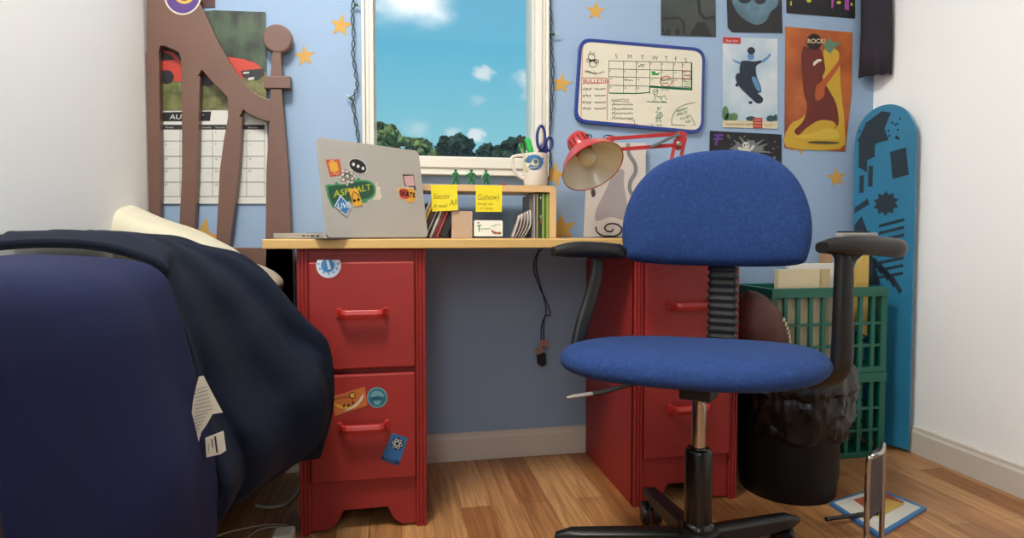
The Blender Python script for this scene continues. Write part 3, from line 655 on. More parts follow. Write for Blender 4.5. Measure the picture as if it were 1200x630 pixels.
# orange guitar poster
og = mat('orange_print', (206, 112, 44), .55, vscale=5, col2=(150, 66, 34))
o = wallcard('rock_poster', [(920.5, 31), (960, 34.5), (999, 38), (998, 110), (990.5, 177.5), (919.5, 173.5)], (190, 100, 40), 'orange and yellow poster of a kneeling guitarist, marked ROCK!', 'poster', M=og)
b = MB(); b.pix(pp, cr2([(965, 60), (972, 56), (980, 58), (984, 66), (985, 100), (990, 150), (984, 174), (922, 172), (926, 146), (940, 138), (952, 120), (960, 96), (966, 76)], 3, True), .0003, .0005); b.build('print', ink((214, 172, 52)), o)
b = MB(); b.pix(pp, cr2([(942, 54), (948, 56), (960, 56), (965, 68), (967, 82), (964, 92), (973, 108), (980, 122), (983, 140), (981, 148), (976, 142), (960, 141), (945, 150), (936, 158), (931, 153), (941, 142), (946, 124), (942, 108), (940, 84), (939, 66)], 4, True), .0003, .0008)
b.build('print', ink((112, 42, 34)), o)
b = MB(); b.pix(pp, cr2([(955, 112), (957, 100), (962, 96), (976, 80), (986, 67), (989, 69), (978, 86), (967, 102), (966, 112), (958, 118)], 3, True), .0003, .0011); b.pix(pp, [(984, 62), (991, 67), (989, 76), (983, 72)], .0003, .0011); b.build('print', ink((186, 92, 42)), o)
b = MB(); b.pix(pp, cr2([(932, 160), (950, 156), (972, 150), (982, 154), (983, 162), (970, 163), (945, 162)], 3, True), .0003, .0010); b.build('print', ink((224, 190, 70)), o)
b = MB(); b.pix(pp, circ(965, 167, 19, 1.8, 20, .02), .0003, .0012); b.stroke(pp, [(980, 148), (975, 154), (980, 160)], 1); b.build('print', ink((84, 78, 34)), o)
MB().pix(pp, circ(954, 49, 9, 9.5), .0003, .0012).build('print', ink((34, 28, 26)), o)
text('lettering', 'ROCK!', pp, 946, 50.5, 5, ink((232, 206, 160)), o, condense=1.0, weight=.02, off=.0018)
MB().pix(pp, [(965, 52), (972, 45), (976, 49), (986, 50), (978, 56), (973, 63), (967, 58)], .0003, .0013).build('print', ink((104, 140, 112)), o)
MB().pix(pp, cr2([(953, 74), (957, 70), (961, 69), (963, 71), (958, 73.5), (954, 77)], 3, True), .0003, .0013).build('print', ink((236, 228, 210)), o)
# ghost poster
o = wallcard('ghost_poster', [(832, 153), (916, 157.5), (916, 215), (831, 213)], (24, 24, 27), 'black poster with a small white ghost in a grey burst', 'poster')
pts = []
for i in range(36):
    a = 2*PI*i/36; r = (24 if i % 2 else 15)*(1+.25*math.sin(i*2.3)); pts.append((877+r*math.cos(a)*1.05, 176+r*math.sin(a)*.62))
b = MB().pix(pp, pts, .0003, .0006)
for i in range(26): x, y = random.uniform(852, 912), random.uniform(158, 190); b.pix(pp, circ(x, y, random.uniform(.6, 1.6), random.uniform(.6, 1.4), 6), .0003, .0006)
b.build('print', ink((128, 132, 136)), o)
b = MB(); b.pix(pp, circ(874.3, 170.5, 4.2, 4.5, 16), .0003, .001); b.pix(pp, cr2([(871, 173), (877, 173), (880, 180), (878, 196), (872, 196), (869, 181)], 3, True), .0003, .001)
b.pix(pp, circ(868, 174.5, 3.8, 1.8, 12, .55), .0003, .001); b.pix(pp, circ(881.5, 173, 3.8, 1.6, 12, -.9), .0003, .001); b.build('print', ink((228, 224, 212)), o)
b = MB(); b.pix(pp, circ(872.6, 170, .8, 1.2, 8), .0003, .0014); b.pix(pp, circ(876.2, 169.3, .8, 1.2, 8), .0003, .0014); b.build('print', ink((30, 30, 30)), o)
b = MB(); b.stroke(pp, [(837, 158.5), (848, 158)], 2.2); b.stroke(pp, [(836, 163), (847, 162.5)], 2.4); b.stroke(pp, [(842, 158), (840, 164), (839, 170)], 3); b.build('print', ink((104, 62, 158)), o)

# string lights
wire = mat('dark_green_wire', (22, 44, 38), .45)
bulbm = mat('green_bulb_socket', (28, 92, 66), .4)
def lights(name, pts, bulbs, label, Y=-.012):
    t = thing(name, PY(Y).hit(*pts[-1]), label, 'string lights', 'strings of small lights beside the window')
    P_ = cat_rom([PY(Y).hit(*p) for p in pts], 10)
    for ph_ in (0, PI):
        q = [p+Vector((math.cos(i*.55+ph_), -abs(math.sin(i*.55+ph_))*.5, 0))*.0045 for i, p in enumerate(P_)]
        MB().tube(q, .0016, 6).build('wire', wire, t, smooth=True)
    for x, y, dx_, dy_ in bulbs:
        a = PY(Y-.004).hit(x, y); c_ = PY(Y-.004).hit(x+dx_, y+dy_)
        sk = MB().tube([a, a.lerp(c_, .45)], [.0035, .0042], 8).build('bulb_socket', bulbm, t, smooth=True)
        MB().tube([a.lerp(c_, .45), a.lerp(c_, .8), c_], [.003, .0026, .0008], 8).build('bulb', mat('clear_bulb', (200, 215, 210), .1), sk, smooth=True)
lights('string_lights', [(414.5, -30), (414, 4), (413, 17), (414.5, 43), (413.7, 63), (417, 86), (418.5, 103), (413.5, 117), (417, 143), (420.5, 168), (421, 190), (422, 240), (424, 300)], [(415, 5, 10, 2), (413, 117, -8, -7)], 'twisted dark green light string hanging left of the window')
lights('string_lights', [(642.5, -30), (643.4, 0), (645.5, 21), (645, 40), (645.5, 56), (647.5, 80), (647, 115), (644.5, 147), (641.5, 165), (645, 190), (641.5, 212), (640, 240), (636, 276)], [(645, 40, 11, .5), (643, 150, -7, -5)], 'twisted dark green light string hanging right of the window behind the mug')
# cord end under the desk
ct = thing('plug_cord', PY(-.02).hit(635, 428), 'black twisted cord with tags dangling under the desk against the wall', 'cord')
for pts in ([(632, 290), (628, 311), (633, 333), (640, 362), (635, 380), (634, 397), (634, 415)], [(636, 290), (627, 302), (626, 318), (634, 340), (640, 352), (645, 368), (638, 372), (637, 400), (635.5, 416)]):
    MB().tube(cat_rom([PY(-.022).hit(*p) for p in pts], 7), .0018, 6).build('wire', mat('black_cable', (18, 20, 24), .45), ct, smooth=True)
b = MB().pix(PY(-.03), [(630, 414), (640, 414), (640.5, 427), (635, 429.5), (630.5, 427)], .014); b.build('plug', mat('black_plastic', (22, 22, 24), .4), ct, bevel=.002)
MB().pix(PY(-.033), [(633, 397.5), (643.5, 398.5), (643, 406), (633, 405)], .0008).build('paper_tag', ink((196, 140, 128)), ct)
MB().pix(PY(-.035), [(626.5, 408), (636, 405), (637.5, 412.5), (629, 416)], .0008).build('paper_tag', ink((170, 150, 128)), ct)

# ================================================================== desk shelf and what it carries
SY = -.205; sp = PY(SY); sx1 = sp.hit(652, 250).x; sx0 = sp.hit(474, 250).x; SH = sp.hit(600, 217).z; tb = sp.hit(600, 217).z-sp.hit(600, 224.6).z; tw = sp.hit(652, 250).x-sp.hit(644.3, 250).x
z0 = DZ+.0005
b = MB()
ol = [(sx0, z0), (sx0, SH)]+[(sx1-.009+.009*math.sin(a), SH-.009+.009*math.cos(a)) for a in [PI/2*i/5 for i in range(6)]]+[(sx1, z0), (sx1-tw, z0), (sx1-tw, SH-tb), (sx0+.012, SH-tb), (sx0+.012, z0)]
b.xz(ol, SY, -.043)
shelf = b.build('desk_shelf', mat('pale_maple', (236, 196, 142), .45, var=.06, vscale=3, vstretch=(1, 12, 12)), bevel=.0012)
tag(shelf, 'low open maple shelf unit standing on the desktop below the window', 'shelf')
mpp = 1.75/720
def book(base_px, w_px, col, h, lean, label, grp='leaning books in the desk shelf', y0=SY+.012, dep=.10, pages=False):
    x = sp.hit(base_px, 275).x; t_ = w_px*mpp*math.cos(lean); M = Matrix.Translation((x+w_px*mpp, 0, z0+.0003)) @ Matrix.Rotation(lean, 4, 'Y')
    bt = thing('book', (x, y0+dep/2, z0), label, 'book', grp)
    c_ = .0012; b = MB(); b.box((-t_, y0, 0), (0, y0+c_, h), M); b.box((-t_, y0, 0), (-t_+c_, y0+dep, h), M); b.box((-c_, y0, 0), (0, y0+dep, h), M)
    b.build('cover', ink(col, .45), bt, bevel=.0004)
    MB().box((-t_+c_, y0+c_, .001), (-c_, y0+dep-.002, h-.002), M).build('page_block', ink((225, 218, 200)), bt)
    return bt
L_ = math.radians(23)
book(481.2, 3.0, (44, 62, 96), .104, L_, 'dark blue book, leftmost in the desk shelf beside the laptop')
book(484.6, 3, (222, 218, 208), .110, L_, 'white spined book between the dark blue and the yellow one')
book(488.1, 3.6, (226, 186, 70), .108, L_, 'yellow leaning book beside the laptop lid')
book(492.3, 5, (74, 52, 48), .104, L_, 'dark brown leaning book right of the yellow one')
book(497.8, 1.9, (214, 210, 204), .106, L_, 'thin white book right of the dark brown one')
book(500.1, 1.8, (40, 38, 42), .104, L_, 'thin black book between two white ones')
book(502.3, 3.4, (226, 220, 208), .106, L_, 'thicker white book left of the maroon one')
book(506.1, 3.6, (120, 58, 68), .104, L_, 'maroon leaning book in the desk shelf')
book(510.1, 3.2, (190, 74, 66), .100, L_, 'red leaning book in the desk shelf, rightmost of the slim ones')
book(514, 9, (34, 36, 40), .074, L_, 'thick black book leaning on the beige box')
o = MB().box((sp.hit(528, 275).x+.004, SY+.006, z0), (sp.hit(554, 275).x, SY+.10, z0+.076)).build('beige_box', mat('beige_card', (206, 176, 150), .7, var=.04), bevel=.001); tag(o, 'plain beige box standing in the desk shelf', 'box')
# index card
cpn = Plane(PY(SY-.012).hit(572, 276), (0, -1, .16))
o = MB().pix(cpn, [(555.5, 258.5), (556.5, 257.8), (588, 258.2), (589, 259), (589, 276.6), (555.5, 276.6)], .001).build('note_card', ink((238, 238, 226))); tag(o, 'small white card with green lettering in front of the desk shelf', 'card')
b = MB(); b.stroke(cpn, [(559, 264.5), (564, 263.5)], 1.3); b.stroke(cpn, [(561.5, 264), (561.5, 271)], 1.5); scribble(b, cpn, 563.5, 268.5, 575, 2.8, .7, 9, -.1); scribble(b, cpn, 576, 264.5, 586.5, 3, .6, 9, -.15); b.build('lettering', ink((70, 150, 92)), o)
b = MB(); b.pix(cpn, circ(580, 272.5, 3.2, 1.6, 10, .2), .0002, .0005); b.pix(cpn, circ(585, 273, 2.4, 1.6, 10), .0002, .0005); b.pix(cpn, circ(577, 270.5, 1.4, 1.4, 10), .0002, .0005); b.build('print', ink((158, 92, 62)), o)
MB().pix(cpn, circ(560.5, 260.8, 1.2, 1, 8), .0002, .0005).build('print', ink((110, 70, 66)), o)
# binder and green books at the right
def upright(px0, px1, col, ztop, label, grp, y0=SY+.008, dep=.155):
    x0, x1 = sp.hit(px0, 250).x, sp.hit(px1, 250).x; t = thing('book', ((x0+x1)/2, y0+dep/2, z0), label, 'book', grp); c_ = .0009
    b = MB(); b.box((x0, y0, z0), (x1, y0+c_, ztop)); b.box((x0, y0, z0), (x0+c_, y0+dep, ztop)); b.box((x1-c_, y0, z0), (x1, y0+dep, ztop)); b.build('cover', ink(col, .5), t, bevel=.0003)
    MB().box((x0+c_, y0+c_, z0+.001), (x1-c_, y0+dep-.002, ztop-.002)).build('page_block', ink((222, 216, 200)), t); return t
zt = SH-tb-.004
g_ = 'upright books at the right end of the desk shelf'
bt = upright(625.8, 628.2, (158, 156, 160), zt, 'grey folder standing left of the green books', g_)
xq = sp.hit(625.8, 250).x-.0006
MB().box((xq-.0002, SY+.03, zt-.042), (xq, SY+.06, zt-.012)).build('paper_label', ink((225, 224, 226)), bt)
upright(629, 631.8, (142, 146, 100), zt, 'olive green book right of the grey folder', g_)
bt = upright(632.2, 635.2, (52, 54, 52), zt, 'black book with white, red and green spine marks', g_)
b = MB(); b.stroke(PY(SY+.008), [(633.7, 230), (633.7, 233)], 1.4); b.stroke(PY(SY+.008), [(633.7, 252), (633.7, 255)], 1.4); b.build('spine_print', ink((200, 200, 190)), bt)
MB().stroke(PY(SY+.008), [(633.7, 256.5), (633.7, 262)], 1.8).build('spine_print', ink((150, 60, 50)), bt)
upright(635.6, 639.2, (126, 168, 86), zt, 'light green book next to the black one', g_)
upright(640.4, 644.0, (146, 174, 74), zt, 'yellow-green book against the right end of the desk shelf', g_)
# loose papers curling
b_ = 0
for i in range(5):
    x_ = sp.hit(599.5+i*3.1, 275).x; rows = []
    hh = .066+.004*i
    for j in range(9):
        t_ = j/8; xx = x_+(.006+.030*t_-.008*t_*t_+.003*i*t_*(1-t_)*4); xx = min(xx, xq-.002-.0016*(5-i)); rows.append([(xx, SY+.012+.002*i, z0+.0003+hh*t_), (xx, SY+.08, z0+.0003+hh*t_)])
    col = [(214, 202, 196), (226, 216, 212), (206, 190, 188), (230, 222, 218), (236, 230, 224)][i]
    o = MB().grid(rows).build('loose_sheet', ink(col), smooth=True, solid=.0006)
    tag(o, 'curled pale paper sheet leaning on the grey folder, %s of the stack' % ['leftmost', 'second from the left', 'middle one', 'second from the right', 'rightmost'][i], 'paper', 'curled papers in the desk shelf')
# sticky notes
ym = mat('yellow_sticky_paper', (250, 232, 40), .7)
def sticky(pts, lines, label):
    pl_ = PY(SY-.0015); o = MB().pix(pl_, pts, .0006).build('sticky_note', ym); tag(o, label, 'sticky note', 'yellow sticky notes on the desk shelf')
    for s_, x, y, h, sl, cn in lines: text('handwriting', s_, pl_, x, y, h, ink((88, 84, 40)), o, slope=sl, condense=cn, ital=.15, weight=-.012, off=.0006)
sticky([(504.5, 216.8), (535.5, 216.2), (537, 246), (506.5, 247.8)], [('Soccer', 507.5, 233, 6.5, -.03, .78), ('A need', 508, 243.5, 4.5, -.05, .85), ('All', 526.5, 241, 7, -.1, .85)], 'left yellow sticky note on the shelf edge, reading Soccer')
sticky([(557.5, 217.3), (588.5, 217.3), (588, 248), (557.5, 248)], [('Gohow)', 559, 234, 6.8, 0, .80), ('through ways', 559.5, 240, 3, 0, .80), ('of reality', 562, 245.5, 3.2, 0, .95)], 'right yellow sticky note on the shelf edge, with three written lines')
# toy soldiers
army = mat('green_toy_plastic', (28, 122, 72), .4)
def soldier(px, pose, label):
    Y = SY+.06; q = PY(Y).hit(px, 215); x = q.x; z = SH+.0006; k = .0475
    t = thing('toy_soldier', (x, Y, z), label, 'toy soldier', 'green toy soldiers on the desk shelf')
    def V(a, b_, c_): return Vector((x+a*k, Y+b_*k, z+c_*k))
    b = MB()
    b.tube([V(-.22, 0, .03), V(-.14, 0, .25), V(-.07, 0, .47)], [.0028, .0036, .0044], 8); b.tube([V(.2, .03, .03), V(.14, .01, .25), V(.06, 0, .47)], [.0028, .0036, .0044], 8)
    b.tube([V(-.27, -.05, .035), V(-.17, .04, .035)], [.0019, .0022], 6); b.tube([V(.25, -.04, .035), V(.17, .05, .035)], [.0019, .0022], 6)
    b.tube([V(0, 0, .42), V(0, 0, .56), V(0, 0, .72), V(0, 0, .82), V(0, 0, .87)], [.0058, .0056, .0078, .0066, .0024], 10, .7)
    b.ball(V(0, 0, .93), (.0036, .0037, .0042), n=10, m=8); b.lathe([(.0050, 0), (.0048, .0015), (.0036, .0035), (0, .0044)], V(0, 0, .94), n=12)
    if pose == 0:
        b.tube([V(-.10, 0, .80), V(-.2, -.05, .66), V(-.22, -.12, .55)], [.0030, .0027, .0020], 7); b.tube([V(.10, 0, .80), V(.2, -.02, .65), V(.16, -.12, .56), V(.45, -.12, .56)], [.002, .0018, .0012, .0008], 7)
    elif pose == 1:
        b.tube([V(-.10, 0, .80), V(-.24, -.05, .66), V(-.5, -.10, .6)], [.0030, .0027, .0020], 7); b.tube([V(.10, 0, .80), V(.24, -.02, .66), V(.40, -.02, .50)], [.0030, .0027, .0020], 7); b.ball(V(.43, -.02, .47), .0021, n=8, m=6)
    else:
        b.tube([V(-.10, 0, .78), V(-.2, -.05, .6), V(-.30, -.1, .46)], [.0030, .0027, .0020], 7); b.tube([V(.10, 0, .78), V(.2, -.02, .62), V(.24, -.1, .5)], [.0030, .0027, .0020], 7); b.tube([V(-.34, -.12, .44), V(.1, -.12, .52)], .001, 6)
    b.build('figure', army, t, smooth=True)
    b = MB(); b.lathe([(.0105, 0), (.0105, .001), (.0095, .0014)], V(0, .02, 0), n=20); b.build('stand', army, t)
soldier(534, 0, 'leftmost green toy soldier, holding a rifle low to the side')
soldier(552.5, 1, 'middle green toy soldier with both arms spread out')
soldier(569.5, 2, 'rightmost and shortest-looking green toy soldier, rifle held at the hip')
# trinket
x_ = sp.hit(593.5, 216).x; b = MB(); b.lathe([(.0055, 0), (.006, .004), (.0045, .0085), (0, .0095)], (x_-.006, SY+.04, SH+.0006), n=14); b.lathe([(.005, 0), (.0058, .004), (.0045, .0085), (0, .0095)], (x_+.005, SY+.042, SH+.0006), n=14)
tag(b.build('brown_trinket', mat('brown_glaze', (128, 84, 62), .4, var=.3, vscale=200), smooth=True), 'tiny brown trinket on the shelf between the soldiers and the mug', 'trinket')
# mug
MY = -.145; mc = PY(MY).hit(627.5, 216); R_ = (PY(MY).hit(641.5, 190).x-PY(MY).hit(612, 190).x)/2; mz = SH+.0006; mh = PY(MY-R_).hit(627, 178.5).z-mz
mug = thing('mug', (mc.x, MY, mz), 'white mug with a blue swirl logo holding pens and scissors', 'mug')
cer = mat('white_ceramic', (238, 230, 216), .25, coat=.3)
MB().lathe([(R_*.80, 0), (R_*.88, .003), (R_*.93, .012), (R_*.97, .03), (R_, mh), (R_-.003, mh+.001), (R_-.0045, mh-.002), (R_*.85, .012), (0, .008)], (mc.x, MY, mz), n=40).build('mug_body', cer, mug, smooth=True)
hp_ = cat_rom([PY(MY).hit(*p) for p in ((613, 182), (606, 182.5), (600.5, 184.5), (600, 189), (602.5, 198), (606.5, 205), (613.5, 209))], 5)
MB().tube(hp_, .0042, 10, 1.3).build('mug_handle', cer, mug, smooth=True)
cy_ = Cyl(mc.x, MY, R_+.0004)
b = MB()
def band(pts, w_): b.stroke(cy_, pts, w_, .0002)
b.stroke(cy_, cr2([(617, 190), (620, 185.5), (626, 183.4), (632, 185.5), (634, 190), (631, 195), (625, 196.5), (620, 194)], 6, False), 4.8, .0002); b.stroke(cy_, [(618.5, 183), (623, 184), (627, 183)], 2.4, .0002); b.stroke(cy_, [(637, 185), (633.5, 188.5), (637, 190.5)], 2.2, .0002); b.stroke(cy_, cr2([(620, 190), (623, 187.5), (628, 186.6), (631, 190)], 5), 2.6, .00025)
b.build('logo_print', ink((62, 118, 172)), mug)
b = MB(); b.stroke(cy_, cr2([(615, 181), (614.5, 192), (615.5, 200), (618, 199), (617, 196)], 5), 1.0, .0006); b.stroke(cy_, cr2([(620, 196.5), (627, 196), (631, 192), (630, 187.5), (626.5, 186), (623.5, 189), (625, 192), (629, 193)], 5), 1.0, .0006); b.build('logo_print', ink((205, 208, 140)), mug)
MB().stroke(cy_, circ(627.5, 189.5, 1.2, n=10), 1.6, .0008, True).build('logo_print', ink((50, 84, 76)), mug)
def PT(px, py, dy=0): return PY(MY+dy).hit(px, py)
zb = Vector((mc.x, MY, mz+.012))
def pen(name, base, mid, top, r, M, label, grp=None, tipM=None):
    t = thing(name, base, label, 'pen', grp); MB().tube([base, mid, mid.lerp(top, .02)], r, 12).build('barrel', M, t, smooth=True)
    MB().tube([mid.lerp(top, .02), mid.lerp(top, .9), top], [r*1.12, r*1.12, r*.5], 12).build('cap', tipM or M, t, smooth=True); return t
hl = mat('green_highlighter', (56, 210, 96), .35)
pen('highlighter', zb+Vector((-.012, .008, 0)), PT(612.5, 176, .008), PT(610, 167.5, .008), .0058, hl, 'thin bright green marker, left in the mug', None)
pen('highlighter', zb+Vector((-.002, -.008, 0)), PT(621.5, 176, -.008), PT(617.5, 161.5, -.008), .0085, hl, 'fat bright green highlighter in the middle of the mug')
pen('ballpoint_pen', zb+Vector((-.004, -.019, 0)), PT(616.5, 176, -.016), PT(612, 162, -.02), .0022, mat('clear_pen_plastic', (214, 206, 196), .2), 'clear pen with dark tip beside the fat green highlighter', None, mat('dark_brown_cap', (70, 48, 46), .4))
pen('paint_brush', zb+Vector((-.016, -.004, 0)), PT(611.5, 174, 0), PT(608.5, 158.5, 0), .0022, mat('brush_handle', (180, 170, 160), .4), 'brown-tipped paint brush at the back left of the mug', None, mat('brush_bristle', (84, 52, 46), .8))
sc = thing('scissors', zb+Vector((.012, 0, 0)), 'scissors with dark blue handles standing in the mug', 'scissors')
blue = mat('dark_blue_plastic', (26, 42, 120), .35)
def loop(c0, rx, ry, a, dy): return [PT(x, y, dy) for x, y in circ(c0[0], c0[1], rx, ry, 24, a)]
for c0, rx, ry, a, dy in (((634, 161), 4.6, 13.5, .02, 0), ((643.5, 168.5), 3.8, 7.5, .1, .004)):
    q = loop(c0, rx, ry, a, dy); q.append(q[0]); q.append(q[1]); MB().tube(q, .0046, 8, caps=False).build('handle', blue, sc, smooth=True)
b = MB(); b.pix(PY(MY+.002), [(634, 172), (640, 160), (643, 176), (639, 184), (631, 184)], .004); b.build('handle_joint', blue, sc, bevel=.001)
b = MB(); b.prism([PT(630, 180), PT(634, 166), PT(635, 172), PT(634, 182)], (0, .0015, 0)); b.prism([PT(633, 180, -.003), PT(640, 182, -.003), zb+Vector((.008, -.003, 0)), zb+Vector((.004, -.003, 0))], (0, .0015, 0)); b.build('blade', mat('steel', (120, 120, 124), .3, metal=.8), sc)

# ================================================================== laptop
B1 = at_depth(383, 278, 1.395); B1.z = DZ+.0006
B2 = at_depth(502, 277.5, 1.635); B2.z = DZ+.0006
hv = (B2-B1); hw = hv.length; hv.normalize(); up = Vector((0, 0, 1)); nb = Vector((-hv.y, hv.x, 0))   # away from the camera, over the keyboard
if nb.y < 0: nb = -nb
lidh = .234; le = math.radians(9); lu = (up*math.cos(le)+nb*math.sin(le)).normalized(); ln_ = lu.cross(hv); ln_ = -ln_ if ln_.dot(nb) > 0 else ln_
alu = mat('brushed_aluminium', (192, 188, 180), .42, metal=.15, var=.03)
lap = thing('laptop', (B1+B2)/2, 'open silver laptop seen from behind with stickers on its lid', 'laptop')
def rr3(o, ex, ey, w_, h_, r, n=5):
    pts = []
    for (cx, cy, a0) in ((w_-r, r, -PI/2), (w_-r, h_-r, 0), (r, h_-r, PI/2), (r, r, PI)):
        for i in range(n+1): a = a0+PI/2*i/n; pts.append(o+ex*(cx+r*math.cos(a))+ey*(cy+r*math.sin(a)))
    return pts
o0 = B1+up*.003
lid = MB().prism(rr3(o0, hv, lu, hw, lidh, .011), -ln_*.005).build('lid', alu, lap, bevel=.0008)
MB().prism(rr3(o0+hv*.012+lu*.014-ln_*.0052, hv, lu, hw-.024, lidh-.026, .004), -ln_*.0004).build('screen', mat('black_glass', (14, 15, 18), .1), lap)
base = MB().prism(rr3(B1+up*.001+nb*.004, hv, nb, hw, .235, .011), up*.0125).build('base', alu, lap, bevel=.001)
b = MB(); b.prism(rr3(B1+up*.0136+nb*.03+hv*.02, hv, nb, hw-.04, .09, .003), up*.0006); b.build('keyboard', mat('black_keys', (30, 30, 32), .5), lap)
b = MB()
for s_, l in ((.03, .012), (.05, .016), (.074, .006), (.088, .012)): q = B1+nb*s_+up*.005-hv*.0004; b.prism([q, q+nb*l, q+nb*l+up*.004, q+up*.004], hv*.0006)
b.build('port', mat('dark_port', (60, 58, 56), .4), lap)
MB().tube([B1+up*.008+nb*.009+hv*.03, B2+up*.008+nb*.009-hv*.03], .003, 10).build('hinge', mat('grey_hinge', (120, 118, 114), .5), lap)
lp = Plane(o0, ln_)
def LS(name, pts, col, off, parent=None, lab=None):
    o = MB().pix(lp, pts, .0003, off).build(name, ink(col, .4), parent or lap)
    if lab: o['label'] = lab
    return o
# coordinates of the lid stickers in the photograph (sticker crop is 7x)
def c7(pts): return [(370+x/7, 175+y/7) for x, y in pts]
LS('sticker', c7([(80, 82), (195, 80), (218, 210), (120, 226)]), (206, 88, 56), .0005, lab='red sticker with a yellow square figure')
LS('sticker_print', c7([(105, 108), (172, 100), (190, 170), (165, 186), (125, 182)]), (236, 180, 60), .0008); b = MB(); b.stroke(lp, c7([(118, 96), (150, 94)]), 1.2, .001); b.stroke(lp, c7([(140, 205), (158, 190), (172, 205), (195, 190)]), .8, .001); b.build('sticker_print', ink((244, 214, 150)), lap)
LS('sticker', c7(circ(346, 137, 82, 58, 28, .55)), (222, 222, 216), .0005, lab='black oval speech bubble sticker with three dots')
LS('sticker_print', c7(circ(346, 137, 76, 52, 28, .55)), (30, 30, 30), .0008)
b = MB(); [b.pix(lp, c7(circ(x, y, 12, 14, 12)), .0002, .0012) for x, y in ((310, 122), (348, 138), (388, 155))]; b.build('sticker_print', ink((235, 235, 230)), lap)
LS('sticker', c7(cr2([(78, 296), (150, 290), (160, 270), (180, 266), (190, 284), (250, 280), (330, 250), (345, 234), (365, 236), (370, 250), (430, 254), (476, 280), (494, 325), (484, 375), (450, 405), (425, 415), (420, 432), (385, 440), (290, 440), (200, 455), (135, 475)], 2, True)), (66, 150, 96), .0005, lab='dark green sticker reading ASPHALT')
LS('sticker_print', c7(cr2([(100, 306), (250, 294), (340, 264), (430, 268), (464, 290), (478, 328), (468, 370), (420, 400), (300, 420), (200, 440), (146, 458)], 2, True)), (24, 82, 56), .0008)
text('sticker_text', 'ASPHALT', lp, 370+148/7, 175+392/7, 7.6, ink((178, 190, 50)), lap, slope=-.20, condense=1.03, weight=.02, off=.0013)
LS('sticker', c7([(268, 324), (342, 318), (388, 455), (312, 470)]), (240, 176, 50), .0017, lab='yellow rectangular sticker with a black line figure')
b = MB(); b.stroke(lp, c7([(296, 390), (312, 345), (354, 372)]), 1.0, .0021); b.stroke(lp, c7([(296, 390), (318, 432)]), .8, .0021); b.stroke(lp, c7([(354, 372), (352, 425)]), .8, .0021); b.pix(lp, c7(circ(318, 420, 14, 12, 10)), .0002, .0021); b.pix(lp, c7(circ(350, 412, 12, 12, 10)), .0002, .0021); b.build('sticker_print', ink((40, 32, 24)), lap)
b = MB()
pts = [(260+(58 if i % 2 else 74)*math.cos(i*PI/8)*.9, 222+(58 if i % 2 else 78)*math.sin(i*PI/8)) for i in range(16)]
LS('sticker', c7(pts), (228, 222, 208), .0017, lab='black and white atom shaped sticker')
for k in range(3): b.stroke(lp, c7(circ(260, 222, 62, 24, 20, k*PI/3+.4)), .8, .0021, True)
b.stroke(lp, c7(circ(260, 218, 16, 18, 12)), .8, .0021, True); b.build('sticker_print', ink((50, 42, 38)), lap)
LS('sticker', c7([(202, 374), (292, 466), (250, 548), (154, 462)]), (226, 232, 238), .0021, lab='blue diamond sticker reading LIVE')
LS('sticker_print', c7([(204, 388), (284, 466), (248, 534), (164, 462)]), (48, 128, 184), .0024)
text('sticker_text', 'LIVE', lp, 370+178/7, 175+488/7, 6.4, ink((232, 238, 242)), lap, slope=-.14, condense=.9, weight=.02, off=.0029)
LS('sticker', c7([(712, 204), (802, 206), (822, 336), (806, 336), (806, 306), (732, 302)]), (48, 42, 42), .0005, lab='pink square sticker with a dark corner mark'); LS('sticker_print', c7([(722, 218), (798, 214), (814, 298), (740, 300)]), (222, 176, 176), .0008)
pts = c7([(632, 322), (676, 330), (668, 306), (700, 318), (712, 296), (730, 316), (752, 300), (768, 322), (800, 314), (822, 352), (828, 400), (800, 434), (764, 438), (740, 420), (716, 412), (690, 404), (694, 384), (668, 370), (684, 354)])
LS('sticker', pts, (228, 200, 150), .0011, lab='flame shaped sticker reading SKATE')
LS('sticker_print', c7(cr2([(690, 326), (740, 322), (762, 345), (760, 400), (712, 402), (690, 375)], 3, True)), (208, 66, 50), .0014); LS('sticker_print', c7(cr2([(745, 330), (800, 326), (818, 375), (804, 424), (762, 428), (748, 400)], 3, True)), (232, 170, 50), .0014)
text('sticker_text', 'SKATE', lp, 370+688/7, 175+374/7, 5.6, ink((34, 26, 26)), lap, slope=.17, condense=.82, weight=.03, off=.0019)
ap = c7(cr2([(506, 300), (520, 306), (532, 318), (528, 340), (534, 362), (543, 380), (534, 404), (520, 414), (508, 410), (494, 414), (480, 410), (470, 404), (490, 380), (496, 345), (492, 318), (497, 304)], 3, True))
LS('logo', ap, (226, 218, 196), .00035, lab='pale apple shaped maker emblem'); LS('logo', c7(cr2([(490, 292), (494, 276), (506, 266), (508, 280), (500, 292)], 3, True)), (226, 218, 196), .00035)

# ================================================================== red desk lamp
lr = mat('red_enamel', (196, 46, 42), .3, coat=.4); LD = 1.70
lt = thing('desk_lamp', at_depth(772, 276, 1.74)*1, 'red swing-arm desk lamp with a wide cream-lined shade', 'lamp')
lt.location.z = DZ; WL[lt].z = DZ
oc = at_depth(695, 195.5, LD)
view = (CAM-oc).normalized(); ax2 = (RT*.50-UP*.86).normalized(); an = (view*.62+(ax2-view*ax2.dot(view)).normalized()*.785).normalized()
back = -an
R0 = .0895
outer_p = [(R0, 0), (R0+.0015, -.001), (R0+.0015, .002), (R0-.004, .010), (.078, .028), (.062, .048), (.044, .062), (.034, .068), (.032, .070)]
inner_p = [(R0-.001, .0005), (R0-.006, .010), (.0755, .0275), (.059, .047), (.042, .060), (.026, .066), (0, .067)]
MB().lathe(outer_p, oc, back, n=48, caps=False).build('shade', lr, lt, smooth=True)
o = MB().lathe(inner_p, oc, back, n=48, caps=False).build('shade_lining', mat('cream_enamel', (230, 222, 200), .25, coat=.3), lt, smooth=True)
